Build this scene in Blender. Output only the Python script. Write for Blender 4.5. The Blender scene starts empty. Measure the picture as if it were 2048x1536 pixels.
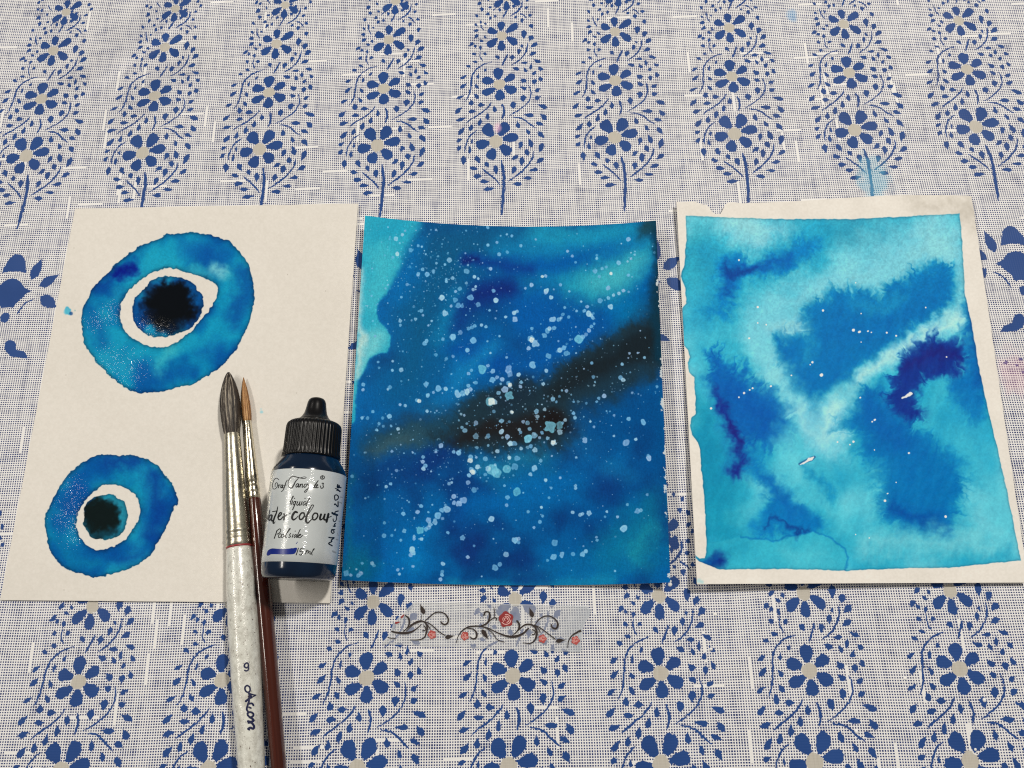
import bpy, math, random
import numpy as np
from mathutils import Vector, Matrix
from mathutils.bvhtree import BVHTree

# ------------------------------------------------------------------ camera
S = bpy.context.scene
TH, ROLL, HC, F = 1.2732113, -0.0792157, 0.261, 1540.0     # pitch below horizontal, roll, height (m), focal length (sketch units)
FW = np.array([0, math.cos(TH), -math.sin(TH)])
_r0 = np.array([1.0, 0, 0]); _u0 = np.cross(_r0, FW)
RT = math.cos(ROLL) * _r0 + math.sin(ROLL) * _u0
UP = math.cos(ROLL) * _u0 - math.sin(ROLL) * _r0
CAM = np.array([0, 0, HC])
cd = bpy.data.cameras.new('camera'); co = bpy.data.objects.new('camera', cd); S.collection.objects.link(co)
co.matrix_world = Matrix(((RT[0], UP[0], -FW[0], 0), (RT[1], UP[1], -FW[1], 0), (RT[2], UP[2], -FW[2], HC), (0, 0, 0, 1)))
cd.sensor_width = 36; cd.lens = F / 2048 * 36; cd.clip_start = 0.01; cd.clip_end = 50
S.camera = co
S.cycles.filter_width = 1.15; S.cycles.use_denoising = False; S.cycles.use_adaptive_sampling = False   # the denoiser smears the woven print

# ------------------------------------------------------------------ world and lamps
w = bpy.data.worlds.new('World'); S.world = w; w.use_nodes = True
bg = w.node_tree.nodes['Background']; bg.inputs['Color'].default_value = (1.0, 0.94, 0.84, 1); bg.inputs['Strength'].default_value = 0.105
S.view_settings.view_transform = 'Standard'; S.view_settings.look = 'None'; S.view_settings.exposure = 0; S.view_settings.gamma = 1
def lamp(name, loc, power, size, target=(0, 0.1, 0), tube=None):
    l = bpy.data.lights.new(name, 'AREA'); l.shape = 'DISK'; l.size = size; l.energy = power; l.color = (1.0, 0.94, 0.85)
    if tube: l.shape = 'RECTANGLE'; l.size_y = tube
    o = bpy.data.objects.new(name, l); S.collection.objects.link(o); o.location = loc
    o.rotation_euler = (Vector(target) - Vector(loc)).to_track_quat('-Z', 'Y').to_euler()
    if tube: o.rotation_euler = (0, math.atan2(loc[0] - target[0], loc[2]), 0)
lamp('wall_tube', (-1.08, 0.55, 1.32), 11.8, 0.11, tube=1.25)
lamp('ceiling_lamp', (0.72, 0.72, 1.55), 20.4, 0.14)

C = S.collection
rng = np.random.default_rng(7); random.seed(7)

def W(px, py, z=0.0):
    """point of the sketch laid back on the horizontal plane at height z"""
    px = np.asarray(px, float); py = np.asarray(py, float); z = np.asarray(z, float)
    d = (px - 1024)[..., None] * RT - (py - 768)[..., None] * UP + F * FW
    t = (z - HC) / d[..., 2]
    return CAM + d * t[..., None]
def depth(p): return float((np.asarray(p) - CAM) @ FW)

# ------------------------------------------------------------------ cloth lattice (printed repeat)
SP, PP = 0.0466531, 0.2230493
CU = np.array([0.007899, 0.099708, -0.005376, -0.000269, 9.9e-05, 0.000513, 1.8e-05, 0.000118, -7e-06, -0.000189])
CV = np.array([-0.180316, 0.00578, 0.100428, -5.7e-05, -0.000532, -0.000457, 0.000101, 1.7e-05, 0.00013, 6.4e-05])
def lattice(x, y):
    xc = np.clip(x, -.215, .235); yc = np.clip(y, -.07, .285)
    X = xc / .1; Y = yc / .1
    b = np.stack([1 + 0 * X, X, Y, X * X, X * Y, Y * Y, X**3, X * X * Y, X * Y * Y, Y**3], -1)
    dx, dy = x - xc, y - yc
    return b @ CU + dx * .997 - dy * .054, b @ CV + dx * .057 + dy * 1.0
def cloth_h(x, y):
    h = 0.00012 * np.sin(x * 60 + 1) * np.sin(y * 47)
    top = np.clip((y - .17) / .06, 0, 1); top = top * top * (3 - 2 * top)
    d = (x + .150) * .62 - (y - .235) * .78                   # crease added at far left to stand in for a soft shadow
    h = h + top * (-.0060 * np.exp(-(d / .0085)**2) + .0042 * np.exp(-((d - .017) / .010)**2) * np.exp(-((x + .14) / .06)**2))
    h = h + top * .0016 * np.sin(x * 38 + y * 26) 
    d2 = (x + .203) - (y - .19) * .2  # second dip, shaped in for the shade at the left edge
    h = h - top * .0040 * np.exp(-(d2 / .011)**2)
    return h

def lin(c):
    c = np.asarray(c, float) / 255
    return np.where(c <= .04045, c / 12.92, ((c + .055) / 1.055)**2.4)
KA = np.array([1.14, 1.23, 1.48])
def alb(c): return np.clip(lin(c) * KA, 0, .93)
def al(c):
    a = alb(c); return (float(a[0]), float(a[1]), float(a[2]), 1)

# ------------------------------------------------------------------ node helpers
class NT:
    def __init__(s, name):
        s.m = bpy.data.materials.new(name); s.m.use_nodes = True
        s.t = s.m.node_tree; s.b = s.t.nodes['Principled BSDF']
    def new(s, typ, **k):
        n = s.t.nodes.new(typ)
        for a, v in k.items(): setattr(n, a, v)
        return n
    def put(s, sock, v):
        if isinstance(v, bpy.types.NodeSocket): s.t.links.new(v, sock)
        elif isinstance(v, (tuple, list)) and len(v) == 3 and sock.type == 'RGBA': sock.default_value = (*v, 1)
        else: sock.default_value = v
    def M(s, op, a, b=None, c=None):
        n = s.new('ShaderNodeMath', operation=op)
        s.put(n.inputs[0], a)
        if b is not None: s.put(n.inputs[1], b)
        if c is not None: s.put(n.inputs[2], c)
        return n.outputs[0]
    def vec(s, x, y, z=0.0):
        n = s.new('ShaderNodeCombineXYZ'); s.put(n.inputs[0], x); s.put(n.inputs[1], y); s.put(n.inputs[2], z); return n.outputs[0]
    def wn(s, v):
        n = s.new('ShaderNodeTexWhiteNoise', noise_dimensions='3D'); s.put(n.inputs['Vector'], v); return n.outputs['Value']
    def noise(s, v, scale, detail=2.0, rough=.5, dim='3D'):
        n = s.new('ShaderNodeTexNoise', noise_dimensions=dim)
        if v is not None: s.put(n.inputs['Vector'], v)
        s.put(n.inputs['Scale'], scale); s.put(n.inputs['Detail'], detail); s.put(n.inputs['Roughness'], rough); return n.outputs['Fac']
    def mix(s, f, a, b):
        n = s.new('ShaderNodeMix', data_type='RGBA'); s.put(n.inputs[0], f); s.put(n.inputs[6], a); s.put(n.inputs[7], b); return n.outputs[2]
    def ramp(s, f, stops):
        n = s.new('ShaderNodeValToRGB'); e = n.color_ramp.elements
        while len(e) < len(stops): e.new(.5)
        for k, (p, c) in enumerate(stops): e[k].position = p; e[k].color = c if len(c) == 4 else (*c, 1)
        s.put(n.inputs[0], f); return n.outputs[0]
    def mr(s, v, a, b, c=0.0, d=1.0, smooth=False):
        n = s.new('ShaderNodeMapRange'); n.clamp = True
        if smooth: n.interpolation_type = 'SMOOTHSTEP'
        for i, q in enumerate((v, a, b, c, d)): s.put(n.inputs[i], q)
        return n.outputs[0]
    def bump(s, h, strength, dist):
        n = s.new('ShaderNodeBump'); s.put(n.inputs['Height'], h); n.inputs['Strength'].default_value = strength; n.inputs['Distance'].default_value = dist; return n.outputs[0]
    def uv(s):
        n = s.new('ShaderNodeUVMap'); return n.outputs[0]
    def img(s, im, v, ext='EXTEND'):
        n = s.new('ShaderNodeTexImage', image=im, extension=ext); s.put(n.inputs['Vector'], v); return n
    def set(s, **k):
        for a, v in k.items(): s.put(s.b.inputs[a.replace('_', ' ')], v)
        return s.m
def xyz(n, v):
    q = n.new('ShaderNodeSeparateXYZ'); n.put(q.inputs[0], v); return q.outputs
def plain(name, col, rough=.5, spec=.5, **k):
    n = NT(name); n.set(Base_Color=col, Roughness=rough, **k); n.b.inputs['Specular IOR Level'].default_value = spec; return n.m

def make_image(name, arr):
    h, wd = arr.shape[:2]
    a = np.ones((h, wd, 4), np.float32); a[..., :arr.shape[2]] = arr
    im = bpy.data.images.new(name, wd, h, alpha=True, float_buffer=True, is_data=True)
    im.alpha_mode = 'CHANNEL_PACKED'
    im.pixels.foreach_set(a[::-1].ravel()); im.update(); im.pack()
    return im

def mesh_obj(name, verts, faces, mat, parent=None, uvs=None, smooth=True):
    me = bpy.data.meshes.new(name)
    me.from_pydata([tuple(map(float, v)) for v in verts], [], [tuple(f) for f in faces])
    if uvs is not None:
        ul = me.uv_layers.new(name='UVMap'); li = np.zeros(len(me.loops), np.int32); me.loops.foreach_get('vertex_index', li)
        ul.data.foreach_set('uv', np.asarray(uvs, np.float32)[li].ravel())
    if smooth: me.shade_smooth()
    for m in (mat if isinstance(mat, list) else [mat]): me.materials.append(m)
    o = bpy.data.objects.new(name, me); C.objects.link(o)
    if parent: o.parent = parent; o.matrix_parent_inverse = parent.matrix_world.inverted()
    return o
def thing(name, label, cat, loc):
    o = bpy.data.objects.new(name, None); C.objects.link(o); o.location = loc; o.empty_display_size = .01
    o['label'] = label; o['category'] = cat
    bpy.context.view_layer.update(); return o
def tag(o, label, cat, group=None):
    o['label'] = label; o['category'] = cat
    if group: o['group'] = group

# ------------------------------------------------------------------ drawing helpers (numpy rasters of flat print and paint)
def leaf_pts(x1, y1, x2, y2, wd, sharp=.62, n=9):
    t = np.linspace(0, 1, n); dx, dy = x2 - x1, y2 - y1; L = math.hypot(dx, dy) or 1
    nx, ny = -dy / L, dx / L
    prof = np.sin(np.pi * t**sharp_pow(sharp)) ** .85 * wd / 2
    a = np.stack([x1 + dx * t + nx * prof, y1 + dy * t + ny * prof], -1); b = np.stack([x1 + dx * t - nx * prof, y1 + dy * t - ny * prof], -1)
    return np.concatenate([a, b[::-1][1:-1]])
def sharp_pow(pk): return math.log(.5) / math.log(pk)
def petal_pts(x1, y1, x2, y2, wd, n=12):
    t = np.linspace(0, 1, n); dx, dy = x2 - x1, y2 - y1; L = math.hypot(dx, dy); nx, ny = -dy / L, dx / L
    prof = wd / 2 * np.where(t < .64, .30 + .70 * np.sin(np.pi / 2 * t / .64), np.sqrt(np.clip(1 - ((t - .64) / .36)**2, 0, 1)))
    a = np.stack([x1 + dx * t + nx * prof, y1 + dy * t + ny * prof], -1); b = np.stack([x1 + dx * t - nx * prof, y1 + dy * t - ny * prof], -1)
    return np.concatenate([a, b[::-1]])
def smooth_line(pts, n=8):
    p = np.asarray(pts, float)
    if len(p) < 3: return np.stack([p[0] + (p[-1] - p[0]) * t for t in np.linspace(0, 1, n)])
    q = np.vstack([2 * p[0] - p[1], p, 2 * p[-1] - p[-2]]); out = []
    for i in range(1, len(q) - 2):
        for t in np.linspace(0, 1, n, endpoint=False):
            a, b, c, d = q[i - 1], q[i], q[i + 1], q[i + 2]
            out.append(.5 * (2 * b + (c - a) * t + (2 * a - 5 * b + 4 * c - d) * t * t + (3 * b - a - 3 * c + d) * t**3))
    out.append(p[-1]); return np.array(out)
def stroke_pts(pts, wd, n=6, taper=.45):
    p = smooth_line(pts, n); t = np.linspace(0, 1, len(p)); tg = np.gradient(p, axis=0); tg /= np.maximum(np.linalg.norm(tg, axis=1), 1e-9)[:, None]
    nn = np.stack([-tg[:, 1], tg[:, 0]], -1); pr = (wd / 2) * (taper + (1 - taper) * np.minimum(1, np.minimum(t, 1 - t) * 6))
    return np.concatenate([p + nn * pr[:, None], (p - nn * pr[:, None])[::-1]])
def fill_poly(img, pts, ss=3, wrap=True):
    h, wd = img.shape; x0, y0 = np.floor(pts.min(0)).astype(int) - 1; x1, y1 = np.ceil(pts.max(0)).astype(int) + 1
    if x1 - x0 > 4 * wd: return
    g = (np.arange((x1 - x0) * ss) + .5) / ss + x0; k = (np.arange((y1 - y0) * ss) + .5) / ss + y0
    X, Y = np.meshgrid(g, k); ins = np.zeros(X.shape, bool)
    q = np.roll(pts, -1, 0)
    for (ax, ay), (bx, by) in zip(pts, q):
        c = (ay > Y) != (by > Y)
        if by != ay: ins ^= c & (X < (bx - ax) * (Y - ay) / (by - ay) + ax)
    cov = ins.reshape(y1 - y0, ss, x1 - x0, ss).mean((1, 3))
    ys = np.arange(y0, y1); xs = np.arange(x0, x1)
    if wrap: iy, ix = ys % h, xs % wd
    else:
        oy = (ys >= 0) & (ys < h); ox = (xs >= 0) & (xs < wd); cov = cov[oy][:, ox]; iy, ix = ys[oy], xs[ox]
    if cov.size: img[np.ix_(iy, ix)] = np.maximum(img[np.ix_(iy, ix)], cov)

# ------------------------------------------------------------------ the printed motif: one repeat of the cloth
# leaves: x1 y1 x2 y2 width ; petals: tip-at-centre to rounded end
M1 = dict(o=(1190, 1160), s=4.087, col=1, band=1,
 petals=[(520,695,512,545,100),(583,728,690,640,85),(592,785,718,870,95),(543,828,555,972,95),(500,808,365,885,86),(480,722,348,695,95)],
 disc=[(535,762,62,62)],
 strokes=[([(440,468),(390,483),(330,515),(280,565),(250,625),(240,700),(238,780),(230,860),(215,920),(190,975)],17),([(468,990),(440,1045),(390,1105),(320,1165),(260,1210),(222,1250)],19),
  ([(578,1018),(600,1080),(605,1140),(590,1215)],23),([(852,795),(872,860),(872,940),(840,1020),(780,1085),(720,1135),(660,1172)],16),([(700,1190),(770,1200),(835,1235),(890,1290),(955,1340)],19),
  ([(598,370),(575,440),(545,522)],20),([(800,230),(798,310),(770,390),(720,455),(650,510)],17),([(312,320),(315,400),(345,452)],13)],
 leaves=[(190,630,122,680,36),(195,730,128,808,42),(178,888,95,942,38),(165,1040,95,1128,46),(212,1185,108,1225,47),(205,1305,140,1408,52),(388,540,370,595,29),(308,605,303,685,25),(280,745,320,815,36),
  (275,868,325,940,39),(247,945,260,1035,50),(405,1022,318,1020,53),(322,1105,230,1108,47),(498,1030,510,1128,43),(440,1120,435,1220,43),(365,1190,352,1300,45),(275,1265,265,1365,46),
  (655,545,735,580,43),(735,490,815,485,36),(865,445,955,485,37),(852,490,850,580,30),(780,545,812,615,34),(930,540,980,590,39),(905,590,880,655,37),(950,660,980,735,42),(905,780,900,700,46),(755,685,815,745,52),
  (760,790,825,835,43),(975,820,915,865,43),(985,925,918,965,47),(795,1005,795,905,58),(705,1090,690,985,58),(945,1030,1065,1085,50),(808,1165,930,1175,48),(990,1150,1060,1240,54),(1040,1310,945,1265,44),
  (750,1240,770,1345,43),(850,1340,890,1430,38),(1050,1480,980,1385,52),(520,440,475,380,38),(645,460,655,375,44),(715,385,718,300,38),(755,295,735,250,26),(755,180,750,60,54),(815,215,840,130,52),(835,295,900,225,52),
  (815,395,895,350,50),(300,472,240,455,32),(230,535,175,505,36),(345,385,375,340,36),(265,385,235,340,38),(312,320,310,255,30),(240,235,260,280,32),(185,265,235,210,38),(285,170,335,205,28),(340,120,360,165,26),
  (235,160,280,105,40),(215,65,275,55,42)])
M2 = dict(o=(900, 0), s=7.68, col=0, band=0,
 petals=[(790,472,785,325,102),(860,495,1045,370,98),(870,572,1035,680,102),(790,620,792,785,108),(728,598,570,715,102),(725,500,575,455,98)],
 disc=[(795,550,78,66)],
 strokes=[([(468,310),(480,400),(520,470)],20),([(880,75),(870,160),(810,280)],26),([(775,65),(710,115),(660,175)],16),([(1110,0),(1100,90),(1040,170),(920,250)],24),([(1070,205),(1130,230),(1190,290)],20),
  ([(560,-150),(600,-100),(640,-60)],18)],
 leaves=[(1110,355,1108,275,56),(1260,440,1235,360,58),(430,405,375,360,36),(540,385,545,345,40),(520,545,545,580,34),(375,215,430,260,42),(760,190,765,120,42),(690,285,698,225,40),(600,315,630,250,46),(545,235,605,195,44),
  (580,110,640,115,28),(480,185,495,110,52),(415,80,485,25,56),(980,130,985,70,52),(975,275,1030,255,38),(1210,105,1145,130,42),(1265,240,1200,230,42),(1160,20,1215,-15,44),(1030,20,1040,-50,46),(960,-20,965,-80,46),
  (390,-60,440,-100,46),(460,-40,500,-90,40),(560,10,600,-10,40),(1230,-70,1280,-110,44),(1180,-130,1230,-180,44),(380,-170,430,-200,40),(440,-200,470,-250,40),(1240,-240,1200,-300,46),(1120,-260,1115,-330,50),
  (420,-300,470,-340,36),(500,-260,520,-310,34),(1180,-380,1140,-430,44),(560,-420,600,-450,36),(640,-390,660,-440,36),(1050,-420,1060,-480,40),(900,-420,905,-480,36),(760,-430,770,-490,36),(700,-480,720,-530,34),(980,-520,985,-570,36),(840,-520,845,-590,40)])
def shift_flower(src, dx, dy, k):
    cx, cy = 795, 550
    f = lambda x, y: (cx + dx + (x - cx) * k, cy + dy + (y - cy) * k)
    return [(*f(a, b), *f(c, d), e * k) for a, b, c, d, e in src]
M2['petals'] += shift_flower(M2['petals'], 75, -590, .86); M2['disc'] += [(870, -42, 66, 55)]
M3 = dict(o=(900, 180), s=5.9095, col=0, band=0,
 petals=[(505,545,400,412,126),(582,537,680,385,118),(620,582,815,548,98),(590,655,720,755,108),(520,690,465,822,118),(468,622,303,660,106)],
 disc=[(540,610,76,70)],
 strokes=[([(325,475),(250,530),(200,610),(180,680),(178,740)],18),([(380,930),(450,985),(530,1050),(590,1125)],20),([(607,830),(630,960),(635,1100),(625,1300),(610,1484)],38),([(985,725),(975,800),(920,890),(830,980),(690,1080)],22)],
 leaves=[(150,575,75,610,40),(140,655,80,715,44),(160,890,158,775,60),(262,570,260,640,30),(232,660,235,755,38),(355,870,300,780,58),(455,920,425,850,50),(335,935,235,915,46),(390,1015,275,1020,52),(470,1080,350,1085,44),
  (540,1160,390,1180,44),(550,1000,535,890,58),(925,565,975,680,58),(1050,750,1100,620,60),(820,700,850,605,52),(930,785,895,700,58),(1010,865,1110,805,50),(720,830,805,770,46),(840,905,855,790,60),(740,995,770,900,58),
  (920,955,1045,935,44),(845,1040,975,1045,36),(725,1110,850,1115,48)])
TW, THH = 600, 2868
blue = np.zeros((THH, TW)); beige = np.zeros((THH, TW))
def to_tile(m, pts):
    pts = np.asarray(pts, float); p = W(pts[:, 0] / m['s'] + m['o'][0], pts[:, 1] / m['s'] + m['o'][1])
    u, v = lattice(p[:, 0], p[:, 1])
    u = u - m['col'] * SP; v = v + m['band'] * PP
    return np.stack([(u / SP + .5) * TW, (.62 - v / PP) * THH], -1)
def blob(cx, cy, rx, ry, n=20):
    a = np.linspace(0, 2 * np.pi, n, endpoint=False); return np.stack([cx + rx * np.cos(a), cy + ry * np.sin(a)], -1)
for m in (M1, M2, M3):
    for q in m['petals']: fill_poly(blue, to_tile(m, petal_pts(*q[:4], q[4] * 1.13)))
    for q in m['leaves']: fill_poly(blue, to_tile(m, leaf_pts(*q[:4], q[4] * 1.12)))
    for pts, wd in m['strokes']: fill_poly(blue, to_tile(m, stroke_pts(pts, wd)))
    for q in m['disc']: fill_poly(beige, to_tile(m, blob(q[0], q[1], q[2] * 1.04, q[3] * 1.04)))
# tulip between the columns (half drawn, mirrored about its leaning axis)
MT = dict(o=(0, 460), s=5.4875, col=-4, band=0)
ax = lambda y: 152 - (y - 475) * .2
def both(pts):
    pts = np.asarray(pts, float)
    for sg in (1, -1): fill_poly(blue, to_tile(MT, np.stack([ax(pts[:, 1]) + sg * pts[:, 0], pts[:, 1] + sg * pts[:, 0] * 0 ], -1)))
both([(-2,262),(25,266),(55,283),(85,320),(108,370),(125,425),(135,478),(100,466),(60,459),(-2,455)]); both([(-2,533),(40,538),(80,556),(115,590),(145,625),(185,648),(238,667),(190,690),(160,725),(125,765),(98,800),(75,840),(62,862),(35,850),(-2,846)])
both(blob(0, 962, 52, 56)); both(leaf_pts(279,305,208,550,112)); both(leaf_pts(509,480,307,620,112)); both(leaf_pts(338,725,540,850,130,.45))
both(stroke_pts([(279,755),(185,810),(124,930)],18)); both(smooth_line([(58,1240),(93,1205),(143,1215),(178,1255),(198,1310),(273,1330),(333,1390),(323,1405),(163,1390),(93,1340),(58,1290)],3))
for q in [(500,1375,560,1360,30),(615,1385,665,1400,28),(680,1445,710,1465,26),(650,1330,700,1340,24)]: fill_poly(blue, to_tile(dict(o=(1900, 440), s=4.8, col=4, band=0), leaf_pts(*q)))
blue = np.where(beige > .5, 0, blue)
print_im = make_image('cloth_print', np.stack([blue, beige, 0 * blue], -1))

# ------------------------------------------------------------------ tablecloth
n = NT('printed_cloth'); uv = n.uv(); X = xyz(n, uv); u, v = X[0], X[1]
PIT = .00081
# threads wander a little
wob = n.noise(n.vec(u, v), 22.0, 1.0); wob2 = n.noise(n.vec(v, u, 3.1), 22.0, 1.0)
iu = n.M('ADD', n.M('DIVIDE', u, PIT), n.M('MULTIPLY', wob, 1.6)); iv = n.M('ADD', n.M('DIVIDE', v, PIT), n.M('MULTIPLY', wob2, 2.2))
cu, cv = n.M('FLOOR', iu), n.M('FLOOR', iv); fu, fv = n.M('FRACT', iu), n.M('FRACT', iv)
def half(ci, along, seed):
    a = n.M('MULTIPLY_ADD', n.wn(n.vec(ci, seed)), .06, .245)
    lo = n.noise(n.vec(n.M('MULTIPLY', along, 95.0), n.M('MULTIPLY', ci, .37), seed), 1.0, 1.0)
    a = n.M('ADD', a, n.mr(lo, .48, .75, 0.0, .13))
    seg = n.M('FLOOR', n.M('ADD', n.M('DIVIDE', along, .0095), n.M('MULTIPLY', n.wn(n.vec(ci, seed + 9.0)), 37.0)))
    sl = n.M('LESS_THAN', n.wn(n.vec(ci, seg, seed + 4.0)), .9932)
    return n.M('MULTIPLY', a, sl)
hu = half(cu, v, 1.0); hv = half(cv, u, 5.0)
du = n.M('ABSOLUTE', n.M('SUBTRACT', fu, .5)); dv = n.M('ABSOLUTE', n.M('SUBTRACT', fv, .5))
dark = n.M('MULTIPLY', n.mr(n.M('SUBTRACT', hu, du), -.05, .05), n.mr(n.M('SUBTRACT', hv, dv), -.05, .05))
jx = n.M('MULTIPLY', n.M('SUBTRACT', n.wn(n.vec(cu, cv, 2.0)), .5), .0085); jy = n.M('MULTIPLY', n.M('SUBTRACT', n.wn(n.vec(cu, cv, 7.0)), .5), .0018)
tu = n.M('ADD', n.M('ADD', n.M('DIVIDE', u, SP), .5), jx); tv = n.M('ADD', n.M('ADD', n.M('DIVIDE', v, PP), .38), jy)
ti = n.img(print_im, n.vec(tu, tv), 'REPEAT')
sc = n.new('ShaderNodeSeparateColor'); n.put(sc.inputs[0], ti.outputs['Color'])
mB = n.mr(sc.outputs[0], .4, .6); mD = n.mr(sc.outputs[1], .4, .6)
tone = n.noise(n.vec(u, v, 4.0), 60.0, 3.0)
white = n.mix(tone, al((234, 232, 227)), al((247, 245, 240)))
inkd = n.mix(n.noise(n.vec(u, v, 9.0), 45.0, 2.0), al((26, 38, 76)), al((46, 64, 112)))
base = n.mix(dark, white, inkd)
vein = n.noise(n.vec(n.M('MULTIPLY', u, 2400.0), n.M('MULTIPLY', v, 160.0)), 1.0, 2.0)
base = n.mix(mD, base, n.mix(vein, al((176, 165, 142)), al((200, 190, 167))))
base = n.mix(mB, base, n.mix(tone, al((32, 60, 106)), al((44, 78, 130))))
def stain(base, px, py, r, col, f, seed):
    p = W(px, py); su, sv = lattice(p[0:1], p[1:2])
    d = n.M('SQRT', n.M('ADD', n.M('POWER', n.M('SUBTRACT', u, float(su[0])), 2.0), n.M('MULTIPLY', n.M('POWER', n.M('SUBTRACT', v, float(sv[0])), 2.0), .45)))
    d = n.M('ADD', d, n.M('MULTIPLY', n.M('SUBTRACT', n.noise(n.vec(u, v, seed), 260.0, 2.0), .5), r * 1.1))
    return n.mix(n.M('MULTIPLY', n.mr(d, r * .35, r, 1.0, 0.0, True), f), base, al(col))
base = stain(base, 1747, 358, .0085, (95, 175, 190), .42, 1.0); base = stain(base, 1583, 30, .0028, (60, 150, 190), .42, 2.0)
base = stain(base, 2032, 748, .0075, (226, 150, 152), .22, 3.0); base = stain(base, 995, 255, .002, (240, 180, 190), .5, 4.0)
sheen = n.mr(n.noise(n.vec(u, v, 1.0), 35.0, 2.0), .3, .7, .42, .6)
hgt = n.M('ADD', n.M('MULTIPLY', n.M('SINE', n.M('MULTIPLY', iu, 6.28)), .5), n.M('MULTIPLY', n.M('SINE', n.M('MULTIPLY', iv, 6.28)), .5))
n.set(Base_Color=base, Roughness=sheen, Normal=n.bump(hgt, .12, .0001)); n.b.inputs['Specular IOR Level'].default_value = .15
gx, gy = np.meshgrid(np.linspace(-.30, .30, 201), np.linspace(-.16, .40, 181))
gz = cloth_h(gx.ravel(), gy.ravel()); kz = HC / (HC - gz); u_, v_ = lattice(gx.ravel() * kz, gy.ravel() * kz); nx_, ny_ = 201, 181   # the print follows the folds
fc = [(j * nx_ + i, j * nx_ + i + 1, (j + 1) * nx_ + i + 1, (j + 1) * nx_ + i) for j in range(ny_ - 1) for i in range(nx_ - 1)]
cloth = mesh_obj('tablecloth', np.stack([gx.ravel(), gy.ravel(), cloth_h(gx.ravel(), gy.ravel())], -1), fc, n.m, uvs=np.stack([u_, v_], -1))
tag(cloth, 'white woven-look tablecloth printed with navy flower sprays, under everything', 'tablecloth')

# ------------------------------------------------------------------ watercolour rasters
def vnoise(X, Y, sc, seed):
    r = np.random.default_rng(seed); T = r.random((257, 257)).astype(np.float32)
    x = X / sc + 50.3; y = Y / sc + 31.7; xi = np.floor(x).astype(int); yi = np.floor(y).astype(int); fx = (x - xi).astype(np.float32); fy = (y - yi).astype(np.float32)
    fx = fx * fx * (3 - 2 * fx); fy = fy * fy * (3 - 2 * fy); g = lambda a, b: T[b % 256, a % 256]
    return (g(xi, yi) * (1 - fx) + g(xi + 1, yi) * fx) * (1 - fy) + (g(xi, yi + 1) * (1 - fx) + g(xi + 1, yi + 1) * fx) * fy - .5
def fbm(X, Y, sc, seed, o=4, g=.5):
    a = 0; k = 1.0
    for i in range(o):
        c_, s_n = math.cos(.6 + i * 1.1), math.sin(.6 + i * 1.1)            # each octave on its own turned lattice
        a = a + vnoise(X * c_ - Y * s_n, X * s_n + Y * c_, sc / 2**i, seed + i * 13) * k; k *= g
    return a
def seg_d(X, Y, pts):
    """signed distance to a chain of (x, y, r)"""
    d = None
    if len(pts) == 1: x, y, r = pts[0]; return np.hypot(X - x, Y - y) - r
    for (ax_, ay_, ar), (bx_, by_, br) in zip(pts[:-1], pts[1:]):
        vx, vy = bx_ - ax_, by_ - ay_; t = np.clip(((X - ax_) * vx + (Y - ay_) * vy) / (vx * vx + vy * vy + 1e-9), 0, 1)
        q = np.hypot(X - ax_ - vx * t, Y - ay_ - vy * t) - (ar + (br - ar) * t)
        d = q if d is None else np.minimum(d, q)
    return d
def poly_d(X, Y, pts):
    pts = np.asarray(pts, float); q = np.roll(pts, -1, 0); ins = np.zeros(X.shape, bool); d = np.full(X.shape, 1e9)
    for (ax_, ay_), (bx_, by_) in zip(pts, q):
        if by_ != ay_: ins ^= ((ay_ > Y) != (by_ > Y)) & (X < (bx_ - ax_) * (Y - ay_) / (by_ - ay_) + ax_)
        vx, vy = bx_ - ax_, by_ - ay_; t = np.clip(((X - ax_) * vx + (Y - ay_) * vy) / (vx * vx + vy * vy + 1e-9), 0, 1)
        d = np.minimum(d, np.hypot(X - ax_ - vx * t, Y - ay_ - vy * t))
    return np.where(ins, -d, d)
def poly_dt(X, Y, pts):
    pts = np.asarray(pts, float); q = np.roll(pts, -1, 0); ins = np.zeros(X.shape, bool); d = np.full(X.shape, 1e9); tt = np.zeros(X.shape); acc = 0.0
    for (ax_, ay_), (bx_, by_) in zip(pts, q):
        if by_ != ay_: ins ^= ((ay_ > Y) != (by_ > Y)) & (X < (bx_ - ax_) * (Y - ay_) / (by_ - ay_) + ax_)
        vx, vy = bx_ - ax_, by_ - ay_; L = math.hypot(vx, vy); t = np.clip(((X - ax_) * vx + (Y - ay_) * vy) / (L * L + 1e-9), 0, 1)
        e = np.hypot(X - ax_ - vx * t, Y - ay_ - vy * t); k = e < d; d = np.where(k, e, d); tt = np.where(k, acc + t * L, tt); acc += L
    return np.where(ins, -d, d), tt
def feather(X, Y, pts, amp, seed, pitch=4.0):
    '''outline distance with comb-like fringes running across the edge, as wet ink creeps'''
    d, t = poly_dt(X, Y, pts); f = vnoise(t, d * .12, pitch, seed) + .7 * vnoise(t, d * .08, pitch * 2.7, seed + 5) + .8 * vnoise(X, Y, 26, seed + 9)
    return d + amp * f
def sstep(d, s): t = np.clip(.5 - d / (2 * s), 0, 1); return t * t * (3 - 2 * t)
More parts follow.
